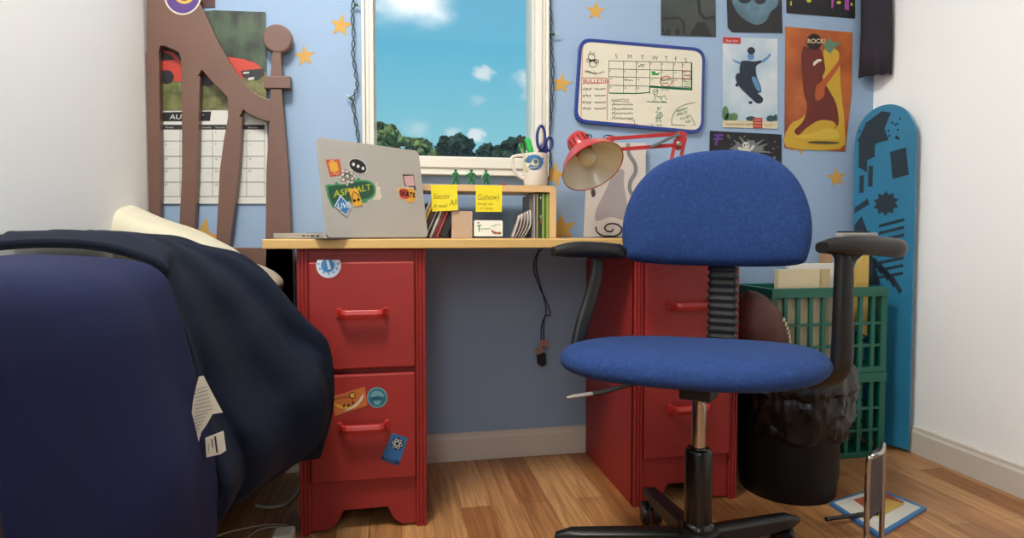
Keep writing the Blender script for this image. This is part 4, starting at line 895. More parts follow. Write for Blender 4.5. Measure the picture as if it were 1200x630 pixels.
MB().lathe([(.031, .066), (.033, .070), (.033, .110), (.030, .119), (.022, .124), (0, .126)], oc, back, n=32).build('socket_cap', lr, lt, smooth=True)
u_ = back.cross(Vector((0, 1, 0))).normalized(); v_ = back.cross(u_); b = MB()
for i in range(14):
    a = 2*PI*i/14; dr = u_*math.cos(a)+v_*math.sin(a); tg = -u_*math.sin(a)+v_*math.cos(a); q = oc+dr*.0333
    b.prism([q+back*.078-tg*.0018, q+back*.078+tg*.0018, q+back*.104+tg*.0018, q+back*.104-tg*.0018], dr*.0005)
b.build('vent_slot', mat('dark_slot', (24, 16, 16), .8), lt)
MB().ball(oc+back*.040, (.026, .026, .026), n=20, m=14).build('bulb', mat('frosted_bulb', (222, 208, 178), .25), lt, smooth=True)
MB().tube([oc+back*.066, oc+back*.052], .014, 16).build('socket', mat('socket_brass', (150, 130, 96), .4), lt, smooth=True)
def bar(name, a, c_, w_, th, M, dpt=LD+.03, d2_=None):
    A_ = at_depth(*a, dpt); B__ = at_depth(*c_, d2_ or dpt); d_ = (B__-A_).normalized(); s_ = d_.cross(view).normalized()*w_/2; y_ = d_.cross(s_).normalized()*th/2
    return MB().prism([A_-s_-y_, A_+s_-y_, B__+s_-y_, B__-s_-y_], y_*2).build(name, M, lt, bevel=.0008)
bar('upper_arm', (716, 162.5), (799, 156.3), .0105, .008, lr); bar('upper_arm', (724, 175), (797, 169.5), .0105, .008, lr)
bar('lower_arm', (792, 163), (767, 274), .010, .008, lr, LD+.032, LD+.045); bar('lower_arm', (803, 162), (777, 274), .010, .008, lr, LD+.032, LD+.045)
st = mat('dull_steel', (150, 146, 140), .35, metal=.8)
o = bar('tension_rod', (762, 172.5), (797, 156.5), .008, .006, st, LD+.022)
b = MB().pix(Plane(at_depth(800, 163, LD+.026), view), cr2([(793, 155), (799, 153.5), (804.5, 156), (803.5, 163), (798, 175), (791.5, 174), (792.5, 164)], 4, True), .012); b.build('elbow_plate', lr, lt, bevel=.001)
MB().lathe([(.007, 0), (.007, .006), (.004, .008), (0, .008)], at_depth(795.5, 168.5, LD+.02), view, n=16).build('wing_nut', st, lt)
b = MB().pix(Plane(at_depth(713, 165, LD+.03), view), cr2([(704, 166), (711, 160.5), (719, 159), (722, 163), (716, 168), (726, 172), (726, 178), (712, 176)], 3, True), .010); b.build('head_bracket', lr, lt, bevel=.001)
MB().tube([oc+back*.075+view*-.02, at_depth(706, 168, LD+.035), at_depth(716, 166, LD+.035)], .006, 10).build('head_joint', st, lt, smooth=True)
MB().tube(cat_rom([oc+back*.12, at_depth(689, 158, LD+.03), at_depth(693, 159, LD+.03), at_depth(694, 165, LD+.03), at_depth(703, 168, LD+.04), at_depth(708, 160, LD+.03), at_depth(714, 158.5, LD+.04), at_depth(730, 163, LD+.045)], 6), .0016, 6).build('cord', mat('black_cable', (18, 20, 24), .45), lt, smooth=True)
bp = at_depth(772, 277, LD+.045); bz = DZ+.0006
b = MB(); b.lathe([(.030, 0), (.030, .012), (.018, .02), (.010, .022), (.010, .030), (0, .030)], (bp.x, bp.y, bz), n=28); b.build('lamp_foot', lr, lt, smooth=True)
# abstract print behind the lamp
pr = Plane(PY(-.055).hit(720, 277), (0, -1, .10)); ab = MB().pix(pr, [(684, 277.4), (686.5, 223), (689, 166), (757, 167.5), (756, 277.2)], .004)
ab = ab.build('abstract_print', mat('print_paper', (216, 206, 198), .7, var=.03)); tag(ab, 'pale abstract print with a black spiral leaning on the wall behind the lamp', 'print')
MB().stroke(pr, cr2([(736, 160.9+7), (737, 180), (744, 192), (744.5, 202), (739, 212), (738, 222), (742, 230), (742, 238)], 6), 4.6).build('print', ink((128, 132, 130)), ab)
MB().pix(pr, cr2([(718, 201), (731, 199), (731, 215), (734, 232), (736, 250), (732, 258), (716, 254), (699, 259), (698, 248), (704, 234), (712, 218)], 3, True), .0003, .0006).build('print', ink((168, 158, 160)), ab)
MB().pix(pr, cr2([(693, 222), (697, 222), (698, 228), (695, 231), (693, 228)], 3, True), .0003, .0006).build('print', ink((70, 64, 62)), ab)
sprl = [(716+(1.5+i*.62)*math.cos(i*.42)*1.15, 268+(1.5+i*.42)*math.sin(i*.42)) for i in range(24)]
MB().stroke(pr, [p for p in cr2(sprl, 2) if p[1] < 277], 1.9).build('print', ink((36, 32, 32)), ab)

# ================================================================== bin, football, crates
bc = at_depth(922, 560, 1.75); bx, by = bc.x, bc.y; br_ = .132
o = MB().lathe([(br_*.93, 0), (br_*.95, .004), (br_*.96, .03), (br_*1.0, .06), (br_*1.01, .33), (br_*.98, .33), (br_*.93, .02), (0, .012)], (bx, by, .0006), n=48).build('waste_bin', mat('black_bin_plastic', (9, 9, 10), .5, var=.2, spec=.3), smooth=True)
tag(o, 'round black waste bin on the floor right of the right cabinet', 'bin')
bag = mat('black_bin_bag', (10, 10, 12), .3, bump=.9, bscale=45, spec=.4)
def wob(th, h): v = Vector((math.cos(th)*2.2, math.sin(th)*2.2, h*12)); return .06*mnoise.noise(v*1.6)+.05*mnoise.noise(v*4+Vector((2,0,0)))+.03*abs(mnoise.noise(v*9))
rows = []; N_ = 144
pf = [(1.05, .17), (1.07, .18), (1.075, .195), (1.10, .21), (1.08, .225), (1.11, .24), (1.10, .255), (1.13, .27), (1.10, .285), (1.15, .30), (1.12, .315), (1.11, .335), (1.04, .352), (.93, .345), (.80, .31), (.55, .27), (.01, .262)]
for r, h in pf:
    row = []
    for k in range(N_):
        th = 2*PI*k/N_; q = 1+wob(th, h)*(1 if r > .9 else .6)
        rr = br_*max(r*q, 1.03 if .1 < h < .33 and r > 1 else 0)
        hem = .02*mnoise.noise(Vector((math.cos(th)*2, math.sin(th)*2, 7)))+.006*math.sin(th*7) if h < .2 else .012*mnoise.noise(Vector((math.cos(th)*4, math.sin(th)*4, h*9)))
        sg = max(0, math.cos(th-.25))**3 if r > 1 and h > .2 else 0
        rr += .06*sg
        row.append((bx+math.cos(th)*rr, by+math.sin(th)*rr*(1 if math.sin(th) < .3 else .97), h+hem))
    rows.append(row)
o = MB().grid(rows, closed=True).build('bin_bag', bag, smooth=True, solid=.001); tag(o, 'crumpled shiny black plastic bag lining the waste bin', 'bag')
# football
fc = at_depth(888, 394, 1.80); fa = Vector((-.28, -.06, .95)).normalized()
fb = thing('football', fc-fa*.14, 'brown football standing in the waste bin with white laces', 'football')
MB().lathe([(.0, -.145)]+[(.084*math.cos(t)**1.15, .14*math.sin(t)) for t in [-1.45+2.9*i/20 for i in range(21)]]+[(0, .145)], fc, fa, n=36).build('ball_body', mat('brown_pebbled_leather', (92, 44, 34), .55, var=.15, vscale=30, bump=.5, bscale=220), fb, smooth=True)
side = (RT*.86+(CAM-fc).normalized()*.5); side = (side-fa*side.dot(fa)).normalized(); tng = fa.cross(side).normalized()
def fs(h, w_): r = .084*math.sqrt(max(0, 1-(h/.14)**2))**1.15+.0022; sd = (side+tng*(w_/r)).normalized(); return fc+fa*h+sd*r
b = MB(); b.tube([fs(-.05+.10*i/10, 0) for i in range(11)], .0020, 6)
for i in range(8): h = -.045+.09*i/7; b.tube([fs(h, -.011), fs(h, 0), fs(h, .011)], .0024, 6)
b.build('laces', mat('cream_lace', (214, 204, 176), .7), fb, smooth=True)
# green crates, one on the other
gm = mat('green_crate_plastic', (16, 104, 84), .35, var=.1)
def crate(x0, x1, y0, y1, zb_, H, label):
    t = thing('milk_crate', ((x0+x1)/2, (y0+y1)/2, zb_), label, 'crate', 'green plastic crates stacked in the corner'); th = .012
    def wallf(name, P0, ex, n_, L, cnt):       # lattice panel: ex along, n_ thickness direction
        b = MB()
        def bx_(u0, u1, z0_, z1_, t0=0, t1=th):
            b.prism([P0+ex*u0+n_*t0+up*z0_, P0+ex*u1+n_*t0+up*z0_, P0+ex*u1+n_*t0+up*z1_, P0+ex*u0+n_*t0+up*z1_], n_*(t1-t0))
        bx_(0, L, H-.030, H, -.004, th); bx_(0, L, 0, .018); bx_(0, L, H*.56, H*.56+.009, .0015, th-.002); bx_(0, L, H*.30, H*.30+.009, .0015, th-.002)
        for i in range(cnt+1):
            u0 = (L-.014)*i/cnt; w_ = .014 if i not in (0, cnt) else .022; u0 = min(u0, L-w_); bx_(u0, u0+w_, .018, H-.03, 0, th-.002)
        b.box((0, 0, 0), (0, 0, 0)) if False else None
        b.build(name, gm, t, bevel=.0012)
    wallf('side_panel', Vector((x0, y0, zb_)), Vector((1, 0, 0)), Vector((0, 1, 0)), x1-x0, 9)
    wallf('side_panel', Vector((x0, y1-th, zb_)), Vector((1, 0, 0)), Vector((0, 1, 0)), x1-x0, 9)
    wallf('end_panel', Vector((x0, y0+th, zb_)), Vector((0, 1, 0)), Vector((1, 0, 0)), y1-y0-2*th, 4)
    wallf('end_panel', Vector((x1-th, y0+th, zb_)), Vector((0, 1, 0)), Vector((1, 0, 0)), y1-y0-2*th, 4)
    MB().box((x0+.004, y0+.004, zb_), (x1-.004, y1-.004, zb_+.008)).build('crate_floor', gm, t)
cp_ = PY(-.225); kx0 = cp_.hit(903, 400).x; kx1 = kx0+.415; kz = cp_.hit(950, 337.5).z; kh = kz/2
crate(kx0, kx1, -.225, -.022, .0006, kh-.0006, 'lower green plastic crate, partly behind the waste bin')
crate(kx0, kx1, -.225, -.022, kh+.0008, kh-.0008, 'upper green plastic crate with files and papers')
ky = kh+.0106
def insert(name, px0, px1, pyt, Y, th, col, label, cat, M=None):
    p0 = PY(Y).hit(px0, pyt); p1 = PY(Y).hit(px1, pyt); o = MB().box((p0.x, Y, ky), (p1.x, Y+th, p0.z)).build(name, M or ink(col), bevel=.0008); tag(o, label, cat); return o
insert('file_folder', 912.5, 961, 316, -.205, .022, (222, 208, 168), 'thick cream file folder at the front of the upper crate', 'folder', mat('cream_folder', (224, 210, 172), .7, var=.06))
insert('paper_stack', 925, 981, 309, -.172, .018, (232, 230, 224), 'white paper sheets sticking up behind the cream folder', 'paper')
insert('manila_envelope', 960, 973, 315, -.198, .012, (200, 182, 134), 'narrow tan envelope right of the cream folder', 'envelope')
insert('small_carton', 967, 976, 291, -.12, .03, (190, 150, 110), 'small tan and blue carton behind the white papers', 'carton')
# yellow curved wooden paddle in the crate
py_ = PY(-.17); b = MB().pix(py_, cr2([(1004, 375), (1002, 345), (1006, 315), (1015, 296), (1028, 288), (1040, 296), (1044, 330), (1040, 372), (1024, 392), (1010, 390)], 5, True), .02)
for v in b.v: v.x = min(v.x, kx1-.024)
o = b.build('wooden_paddle', mat('yellow_wood', (224, 188, 96), .45, var=.08), bevel=.005); tag(o, 'yellow rounded wooden board standing in the upper crate at the right', 'board')
# dark cloths in the crate
o = pillow('bundled_cloth', ((kx0+kx1)/2+.115, -.09, ky+.055), (.07, .045, .05), mat('navy_cloth', (26, 28, 52), .9, var=.3), (0, 0, .3), 'bundled dark navy cloth low in the upper crate'); o['category'] = 'cloth'
o = pillow('bundled_cloth', ((kx0+kx1)/2+.03, -.12, .07), (.14, .07, .055), mat('grey_cloth', (84, 84, 88), .9, var=.3), (0, 0, .1), 'bundled grey cloth in the lower crate'); o['category'] = 'cloth'
# patterned deck leaning in the corner
dk_o = Vector((1.588, -.035, 0)); ex = Vector((.34, -.94, 0)).normalized(); nn = Vector((-.94, -.34, 0)).normalized()
dtop = PY(-.05).hit(1012, 128).z; Wd = .20; pts = []
for i in range(33):
    a = PI*i/32; pts.append((Wd/2-Wd/2*math.cos(a), dtop-.115+.115*math.sin(a)))
low = .60
outl = [(0, low)]+pts+[(Wd, low)]
outl = [(x, z) for x, z in outl]
b = MB(); b.prism([dk_o+ex*x+up*z for x, z in [(0.0, .012), (.0, dtop-.115)]+pts+[(Wd, dtop-.115), (Wd, .012)]], -nn*-.0 if False else nn*.009)
deck = b.build('board_deck', mat('cyan_deck_graphic', (52, 136, 176), .3, var=.1), bevel=.002); tag(deck, 'tall blue board deck with black graphics leaning in the right corner', 'board')
dp_ = Plane(dk_o+nn*.0095, nn)
b = MB()
def dk(pts, off=.0003): b.prism([dk_o+nn*(.0094+off)+ex*x+up*z for x, z in pts], nn*.0003)
dk([(.012+.0*i, 0) for i in range(0)] or [(.015, dtop-.20), (.015, dtop-.10), (.04, dtop-.05), (.09, dtop-.02), (.12, dtop-.03), (.10, dtop-.08), (.115, dtop-.12), (.07, dtop-.125), (.07, dtop-.17), (.045, dtop-.18), (.045, dtop-.22)])
dk([(.02, dtop-.29), (.02, dtop-.23), (.035, dtop-.23), (.035, dtop-.29)]); dk([(.05, dtop-.27), (.05, dtop-.20), (.065, dtop-.20), (.065, dtop-.27)])
gear = [(.11+(.042 if i % 2 else .030)*math.cos(i*PI/10), dtop-.33+(.042 if i % 2 else .030)*math.sin(i*PI/10)) for i in range(20)]; dk(gear)
for i in range(7): dk([(.01+.02*i, dtop-.46-.02*i), (.02+.02*i, dtop-.45-.02*i), (.05+.02*i, dtop-.50-.02*i), (.04+.02*i, dtop-.51-.02*i)])
for i in range(8): dk([(.09, dtop-.40-.025*i), (.17, dtop-.38-.025*i), (.17, dtop-.39-.025*i), (.09, dtop-.41-.025*i)])
dk([(.01, dtop-.62), (.01, dtop-.54), (.08, dtop-.60), (.06, dtop-.66)])
for i in range(34):
    x_, z_ = random.uniform(.012, .15), random.uniform(dtop-.13, dtop-.05)
    if (x_-.1)**2+(z_-dtop+.115)**2 < .0085: dk([(x_+.004*math.cos(a), z_+.004*math.sin(a)) for a in [PI*k/3 for k in range(6)]], .0004)
dk([(.006, dtop-.40), (.03, dtop-.37), (.05, dtop-.42), (.03, dtop-.50), (.006, dtop-.48)]); dk([(.03, dtop-.52), (.06, dtop-.50), (.10, dtop-.60), (.07, dtop-.63)])
dk([(.12, dtop-.16), (.17, dtop-.15), (.18, dtop-.24), (.13, dtop-.25)]); dk([(.006, dtop-.34), (.05, dtop-.31), (.055, dtop-.33), (.006, dtop-.36)])
for i in range(6): dk([(.006, dtop-.66-.03*i), (.06, dtop-.64-.03*i), (.06, dtop-.652-.03*i), (.006, dtop-.674-.03*i)])
b.build('deck_graphic', ink((26, 48, 62)), deck)
# dark garment in the corner
rows = []
for i in range(13):
    z = 1.02+.09*i; row = []
    for k in range(15):
        t = k/14; row.append((XR-.080+.074*t+.004*math.sin(i*.8), -.008-.055*math.sin(t*PI*.9+.1)**.6*(1+.15*math.sin(i*.8+t*9))-.05*t, z+.0015*math.sin(t*20)))
    rows.append(row)
g0 = wp.hit(1008, 94).z
dzg = g0-1.02
rows = [[(x, y, z+dzg) for x, y, z in r] for r in rows]
o = MB().grid(rows).build('hanging_jacket', mat('dark_charcoal_cloth', (52, 46, 58), .9, var=.2, bump=.3), smooth=True, solid=.004); tag(o, 'dark jacket hanging in the right corner above the blue deck', 'jacket')

# ================================================================== office chair
AL = math.radians(31)
col_c = at_depth(819, 500, 1.26); cb_ = Vector((col_c.x, col_c.y, 0))
ch = thing('office_chair', cb_, 'blue upholstered swivel office chair with black armrests in front of the right cabinet', 'chair')
RZ = Matrix.Translation(cb_) @ Matrix.Rotation(-(AL+YAW), 4, 'Z')
def W(x, y, z): return RZ @ Vector((x, y, z))
blk = mat('black_chair_plastic', (20, 20, 21), .4, var=.1, bump=.05, bscale=200)
def fab():
    M = mat('blue_woven_fabric', (34, 78, 150), .9, var=.0); t = M.node_tree; p = t.nodes['Principled BSDF']
    tc = nd(t, 'ShaderNodeTexCoord'); vo = nd(t, 'ShaderNodeTexVoronoi'); vo.inputs['Scale'].default_value = 420; t.links.new(tc.outputs['Object'], vo.inputs['Vector'])
    nz = nd(t, 'ShaderNodeTexNoise'); nz.inputs['Scale'].default_value = 130; nz.inputs['Detail'].default_value = 3; t.links.new(tc.outputs['Object'], nz.inputs['Vector'])
    r = nd(t, 'ShaderNodeValToRGB'); el = r.color_ramp.elements; el[0].position = .3; el[0].color = tuple(v*.77 for v in lin((20, 54, 112))[:3])+(1,); el[1].position = .70; el[1].color = tuple(v*.77 for v in lin((30, 70, 134))[:3])+(1,); k_ = el.new(.80); k_.color = tuple(v*.77 for v in lin((66, 104, 168))[:3])+(1,)
    t.links.new(nz.outputs[0], r.inputs[0]); t.links.new(r.outputs[0], p.inputs['Base Color'])
    bu = nd(t, 'ShaderNodeBump'); bu.inputs['Strength'].default_value = .5; bu.inputs['Distance'].default_value = .001; t.links.new(vo.outputs['Distance'], bu.inputs['Height']); t.links.new(bu.outputs[0], p.inputs['Normal'])
    return M
fabm = fab()
def superell(th, a, b_, k): c_, s_ = math.cos(th), math.sin(th); q = (abs(c_)**k+abs(s_)**k)**(-1/k); return a*c_*q, b_*s_*q
rows = []; nS = 64
for (s_, z) in ((0.02, .452), (.55, .449), (.80, .446), (.93, .450), (.985, .460), (1.0, .472), (.985, .485), (.93, .497), (.82, .503), (.6, .505), (.3, .503), (.02, .502)):
    row = []
    for k in range(nS):
        th = 2*PI*k/nS; x, y = superell(th, .262, .198, 2.9)
        x *= 1-.10*max(0, y/.198); f = max(0, -y/.198)**2*s_**4
        row.append(W(x*s_-.018, y*s_-.006, z-.010-.010*f+.004*(x*s_/.26)**2-.010*(y*s_/.2)+.010*(x*s_/.26)))
    rows.append(row)
b = MB(); b.grid(rows, closed=True); b.add(rows[0], [tuple(range(nS))]); b.add(rows[-1], [tuple(range(nS))]); b.build('seat', fabm, ch, smooth=True, subsurf=1)
# backrest: dome outline, flat lower edge
bo = cr2([(-.205, .02), (-.19, .0), (-.12, -.008), (0, -.010), (.12, -.008), (.19, .0), (.205, .02), (.212, .07), (.203, .13), (.175, .19), (.125, .235), (.06, .255), (0, .259), (-.06, .255), (-.125, .235), (-.175, .19), (-.203, .13), (-.212, .07)], 4, True)
rows = []; BZ = .655; cz_ = .12
for s_, dy in ((.02, -.030), (.4, -.030), (.75, -.028), (.90, -.022), (.97, -.010), (1.0, .004), (.985, .018), (.93, .028), (.8, .033), (.4, .035), (.02, .035)):
    row = []
    for x, z in bo:
        X = x*s_; Z = cz_+(z-cz_)*s_; row.append(W(X-.022, .185+dy-.55*X*X+.05*Z, BZ+Z))
    rows.append(row)
b = MB(); b.grid(rows, closed=True); b.add(rows[0], [tuple(range(len(bo)))]); b.add(rows[-1], [tuple(range(len(bo)))]); b.build('backrest', fabm, ch, smooth=True, subsurf=1)
# ribbed rubber sleeve over the back bar
b = MB(); rows = []; n_ = 56
for i in range(n_+1):
    t = i/n_; z = .44+.25*t; y = .232-.004*t-.010*(1-t)**2; r = .032+(.0028 if i % 4 < 2 else -.0012); rows.append([W(-.004+r*math.copysign(abs(math.cos(a))**.5, math.cos(a)), y+r*.5*math.copysign(abs(math.sin(a))**.5, math.sin(a)), z) for a in [2*PI*k/20+.01 for k in range(20)]])
b.grid(rows, closed=True); b.build('back_sleeve', mat('black_rubber', (24, 24, 26), .45), ch, smooth=True)
b = MB(); b.tube([W(0, .22, .44), W(0, .21, .425), W(0, .10, .425), W(0, 0, .43)], .018, 10, .5); b.build('back_bar', blk, ch, smooth=True)
# mechanism, piston, column
b = MB(); b.prism([W(-.07, -.08, .425), W(.07, -.08, .425), W(.07, .09, .425), W(-.07, .09, .425)], (0, 0, .026)); b.prism([W(-.034, -.03, .384), W(.03, -.03, .384), W(.03, .04, .384), W(-.034, .04, .384)], (0, 0, .042)); b.build('seat_mechanism', blk, ch, bevel=.004)
MB().lathe([(.0148, .26), (.0148, .376), (.0135, .377), (.0135, .380), (.0148, .381), (.0148, .40)], cb_, n=32).build('piston', mat('chrome', (200, 198, 194), .12, metal=1), ch, smooth=True)
MB().lathe([(.0150, .281), (.022, .283), (.026, .279), (.0275, .275), (.0275, .13), (.032, .126), (.034, .120), (.034, .112)], cb_, n=36).build('column', mat('gloss_black', (16, 16, 17), .22), ch, smooth=True)
MB().lathe([(.034, .058), (.042, .07), (.045, .10), (.040, .116), (.034, .119), (0, .119)], cb_, n=36).build('hub', blk, ch, smooth=True)
for i in range(5):
    a = math.radians(26+72*i)-YAW; d_ = Vector((math.cos(a), math.sin(a), 0)); s_ = Vector((-d_.y, d_.x, 0)); rows = []
    for j in range(9):
        t = j/8; r = .03+.265*t; zt_ = .112-.024*t-(.010 if j == 8 else 0); zb__ = .070-.004*t+(.006 if j == 8 else 0); w_ = .021-.004*t-(.006 if j == 8 else 0)
        c_ = cb_+d_*r; rows.append([c_-s_*w_+up*zb__, c_+s_*w_+up*zb__, c_+s_*w_*.95+up*(zt_-.006), c_+s_*w_*.55+up*zt_, c_-s_*w_*.55+up*zt_, c_-s_*w_*.95+up*(zt_-.006)])
    lb = MB(); lb.grid(rows, closed=True); lb.add(rows[-1], [(0, 1, 2, 3, 4, 5)]); leg = lb.build('base_leg', blk, ch, smooth=True)
    e_ = cb_+d_*.272; ca = a+.9+i*.5; wv = Vector((math.cos(ca), math.sin(ca), 0))
    for sgn in (-1, 1):
        MB().lathe([(.010, -.009), (.0255, -.009), (.0275, -.005), (.0275, .005), (.0255, .009), (.010, .009)], e_+wv*.014*sgn+up*.0282+Vector((-wv.y, wv.x, 0))*.012, wv, n=28).build('caster_wheel', mat('caster_black', (20, 20, 22), .35), leg, smooth=True)
    b = MB(); b.tube([e_+up*.045, e_+up*.078], .008, 10); b.ball(e_+up*.044+Vector((-wv.y, wv.x, 0))*.006, (.017, .017, .014), n=14, m=8); b.build('caster_housing', blk, leg, smooth=True)
# lever
q0, q1, q2, q3 = at_depth(800, 446, 1.20), at_depth(740, 450, 1.13), at_depth(706, 459, 1.11), at_depth(664, 465.5, 1.09)
MB().tube([q0, q1, q2], .0036, 10).build('height_lever', blk, ch, smooth=True)
MB().tube([q1.lerp(q2, .5), q2, q2.lerp(q3, .3)], [.0055, .0075, .006], 12, .6).build('lever_grip', blk, ch, smooth=True)
MB().tube([q2.lerp(q3, .25), q2.lerp(q3, .8), q3], [.0058, .0062, .003], 12, .6).build('lever_tip', mat('worn_silver', (176, 170, 162), .35, metal=.6), ch, smooth=True)
# armrests
def strip(name, pts, w_, th, latv, m_=blk, bev=.004):     # swept flat bar: width along latv, thickness across
    P_ = cat_rom(pts, 6); rows = []; n = len(P_); 
    for i, p in enumerate(P_):
        tn = (P_[min(i+1, n-1)]-P_[max(i-1, 0)]).normalized(); lv = (latv-tn*latv.dot(tn)).normalized(); nv = tn.cross(lv); ww = w_[0]+(w_[1]-w_[0])*i/(n-1); row = []
        for k in range(16):
            x, y = superell(2*PI*k/16, ww/2, th/2, 3.2); row.append(p+lv*x+nv*y)
        rows.append(row)
    b = MB(); b.grid(rows, closed=True); b.add(rows[0], [tuple(range(16))]); b.add(rows[-1], [tuple(range(16))]); return b.build(name, m_, ch, smooth=True)
fwd_v = (W(0, -1, 0)-W(0, 0, 0)).normalized(); lat_v = (W(1, 0, 0)-W(0, 0, 0)).normalized()
def pad(name, c_, L, w_, dirv):
    rows = []; lt_ = Vector((-dirv.y, dirv.x, 0))
    for j in range(13):
        t = j/12; yy = (t-.5)*L; ww = w_*(.45+.55*math.sin(min(1, t*2.2)*PI/2))*(1 if t < .9 else (.8 if t < .97 else .4)); hh = .018*(.45+.55*math.sin(min(1, (t+.05)*2.4)*PI/2))*(1 if t < .95 else .6)
        row = []
        for k in range(20):
            x, z = superell(2*PI*k/20, ww/2, hh, 2.6); row.append(c_-dirv*yy+lt_*x+up*(z-.006*(abs(t-.4)*2)**2))
        rows.append(row)
    b = MB(); b.grid(rows, closed=True); b.add(rows[0], [tuple(range(20))]); b.add(rows[-1], [tuple(range(20))]); return b.build(name, blk, ch, smooth=True)
# left arm
pd = at_depth(691, 292, 1.36); pad('armrest_pad', pd, .18, .055, (fwd_v*.8-lat_v*.6).normalized())
strip('armrest_post', [at_depth(692, 292, 1.40), at_depth(699, 303, 1.40), at_depth(698, 325, 1.395), at_depth(690, 355, 1.38), at_depth(681, 385, 1.37), at_depth(678, 415, 1.36), at_depth(700, 437, 1.33), at_depth(760, 442, 1.28)], (.026, .034), .018, (fwd_v*.75-lat_v*.65))
# right arm
pd = at_depth(1011, 287, 1.13); pad('armrest_pad', pd, .20, .066, (fwd_v*.8-lat_v*.62).normalized())
strip('armrest_post', [at_depth(989, 290, 1.13), at_depth(989, 310, 1.13), at_depth(988, 360, 1.13), at_depth(987, 405, 1.135), at_depth(984, 430, 1.14), at_depth(965, 447, 1.16), at_depth(930, 447, 1.19), at_depth(880, 444, 1.22)], (.030, .05), .022, (fwd_v*.55-lat_v*.8))
b = MB(); q = Plane(at_depth(989, 300, 1.13), (CAM-at_depth(989, 300, 1.13)))
b.pix(q, cr2([(970, 292), (978, 304), (980, 318), (998, 318), (1001, 308), (1012, 298), (1020, 291)], 4), .028); b.build('armrest_gusset', blk, ch, bevel=.004)
# remote-like gadget on the right armrest
o = thing('remote_control', at_depth(997, 275, 1.12), 'grey handheld remote lying on the right armrest', 'remote')
g0 = at_depth(1000, 279, 1.12); gz = g0.z
dv = (fwd_v*.62-lat_v*.75).normalized(); lv = Vector((-dv.y, dv.x, 0))
MB().prism([g0+dv*a+lv*c_ for a, c_ in ((-.04, -.014), (.03, -.012), (.034, 0), (.03, .012), (-.04, .014))], up*.010).build('remote_body', mat('grey_plastic', (150, 148, 142), .4), o, bevel=.003)
b = MB()
for i in range(4): c_ = g0+dv*(.022-.015*i)+up*.010; b.prism([c_-dv*.005-lv*.009, c_+dv*.005-lv*.009, c_+dv*.005+lv*.009, c_-dv*.005+lv*.009], up*.003)
b.build('remote_button', mat('black_button', (24, 24, 26), .5), o, bevel=.001)

# ================================================================== floor clutter
fz = PZ(.001)
def floor_poly(name, pts, z, th, M, parent=None):
    return MB().prism([PZ(z).hit(*p) for p in pts], (0, 0, -th)).build(name, M, parent, bevel=.0006)
bk = thing('picture_book', PZ(0).hit(1010, 600), 'thin white picture book with blue edges on the floor at the right', 'book')
floor_poly('cover', [(972, 588), (1026, 570), (1086, 594), (1030, 628)], .009, .008, ink((66, 130, 190), .4), bk)
floor_poly('page', [(977, 588), (1026, 573), (1079, 594), (1030, 623)], .0102, .001, ink((232, 228, 214), .4), bk)
floor_poly('print', [(1000, 585), (1034, 575), (1060, 588), (1022, 600)], .0108, .0005, ink((186, 90, 60), .4), bk)
floor_poly('print', [(1012, 593), (1040, 584), (1060, 590), (1030, 606)], .0112, .0004, ink((226, 186, 90), .4), bk)
a = PZ(.016).hit(968, 608); c_ = PZ(.016).hit(1030, 600)
pn = thing('marker_pen', a, 'black marker pen lying across the picture book', 'pen'); MB().tube([a, a.lerp(c_, .6)], .005, 12).build('barrel', blk, pn, smooth=True); MB().tube([a.lerp(c_, .6), c_], .0058, 12).build('cap', blk, pn, smooth=True)
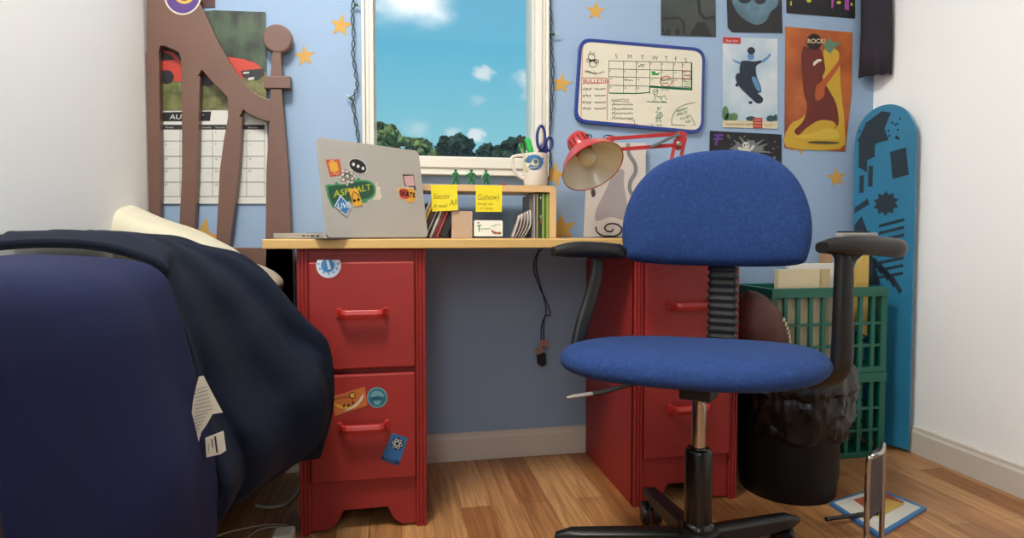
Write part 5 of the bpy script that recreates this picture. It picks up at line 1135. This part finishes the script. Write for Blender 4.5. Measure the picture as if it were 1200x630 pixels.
# chrome-rimmed panel at the right edge
fp0 = at_depth(1014, 630, 1.28); T = thing('folding_stool', (fp0.x+.05, fp0.y, 0), 'dark panel with a rounded silver rim standing at the right edge', 'stool')
zt_ = at_depth(1016, 530, 1.28).z; xa = fp0.x+.003
path = [Vector((xa+.006, fp0.y, .006)), Vector((xa, fp0.y, .06)), Vector((xa, fp0.y, zt_-.03)), Vector((xa+.008, fp0.y, zt_-.008)), Vector((xa+.03, fp0.y, zt_)), Vector((xa+.07, fp0.y+.04, zt_)), Vector((xa+.09, fp0.y+.06, zt_-.012)), Vector((xa+.095, fp0.y+.065, zt_-.05)), Vector((xa+.095, fp0.y+.065, .006))]
MB().tube(cat_rom(path, 6), .0055, 10).build('rim', mat('chrome', (200, 198, 194), .12, metal=1), T, smooth=True)
b = MB(); b.prism([Vector((xa+.004, fp0.y+.002, zt_*.45)), Vector((xa+.094, fp0.y+.064, zt_*.45)), Vector((xa+.094, fp0.y+.064, zt_-.02)), Vector((xa+.075, fp0.y+.045, zt_-.004)), Vector((xa+.025, fp0.y+.012, zt_-.004)), Vector((xa+.004, fp0.y+.002, zt_-.025))], (-.002, .004, 0)); b.build('panel', mat('dark_grey_panel', (72, 66, 74), .6), T)
# cables and adapter by the bed
wc = mat('white_cable', (196, 190, 178), .45)
def cable(pts, r, label, z=None):
    o = MB().tube(cat_rom([PZ(r+.001).hit(*p) for p in pts], 8), r, 8).build('white_cable', wc, smooth=True); tag(o, label, 'cable')
cable([(300, 592), (318, 594), (335, 590), (346, 580), (352, 566), (350, 552)], .0042, 'thick off-white cable curving along the floor beside the left cabinet')
cable([(240, 634), (262, 625), (290, 618), (318, 614), (340, 618), (336, 650)], .0016, 'thin white cable running left from the power adapter')
cable([(283, 636), (300, 622), (318, 617), (338, 618), (358, 623), (374, 634), (382, 650)], .0016, 'thin white cable arching in front of the power adapter')
pa = thing('power_adapter', PZ(0).hit(335, 628), 'white power adapter on the floor at the foot of the left cabinet', 'adapter')
A0 = PZ(.001).hit(323, 632); A1 = PZ(.001).hit(347, 631)
MB().box((A0.x, A0.y-.05, .001), (A1.x-.002, A0.y, .032)).build('adapter_body', mat('white_plastic', (228, 222, 208), .35), pa, bevel=.004)
MB().box((A0.x-.012, A0.y-.026, .014), (A0.x, A0.y-.022, .018)).build('prong', st, pa)
# a knot in the floor board
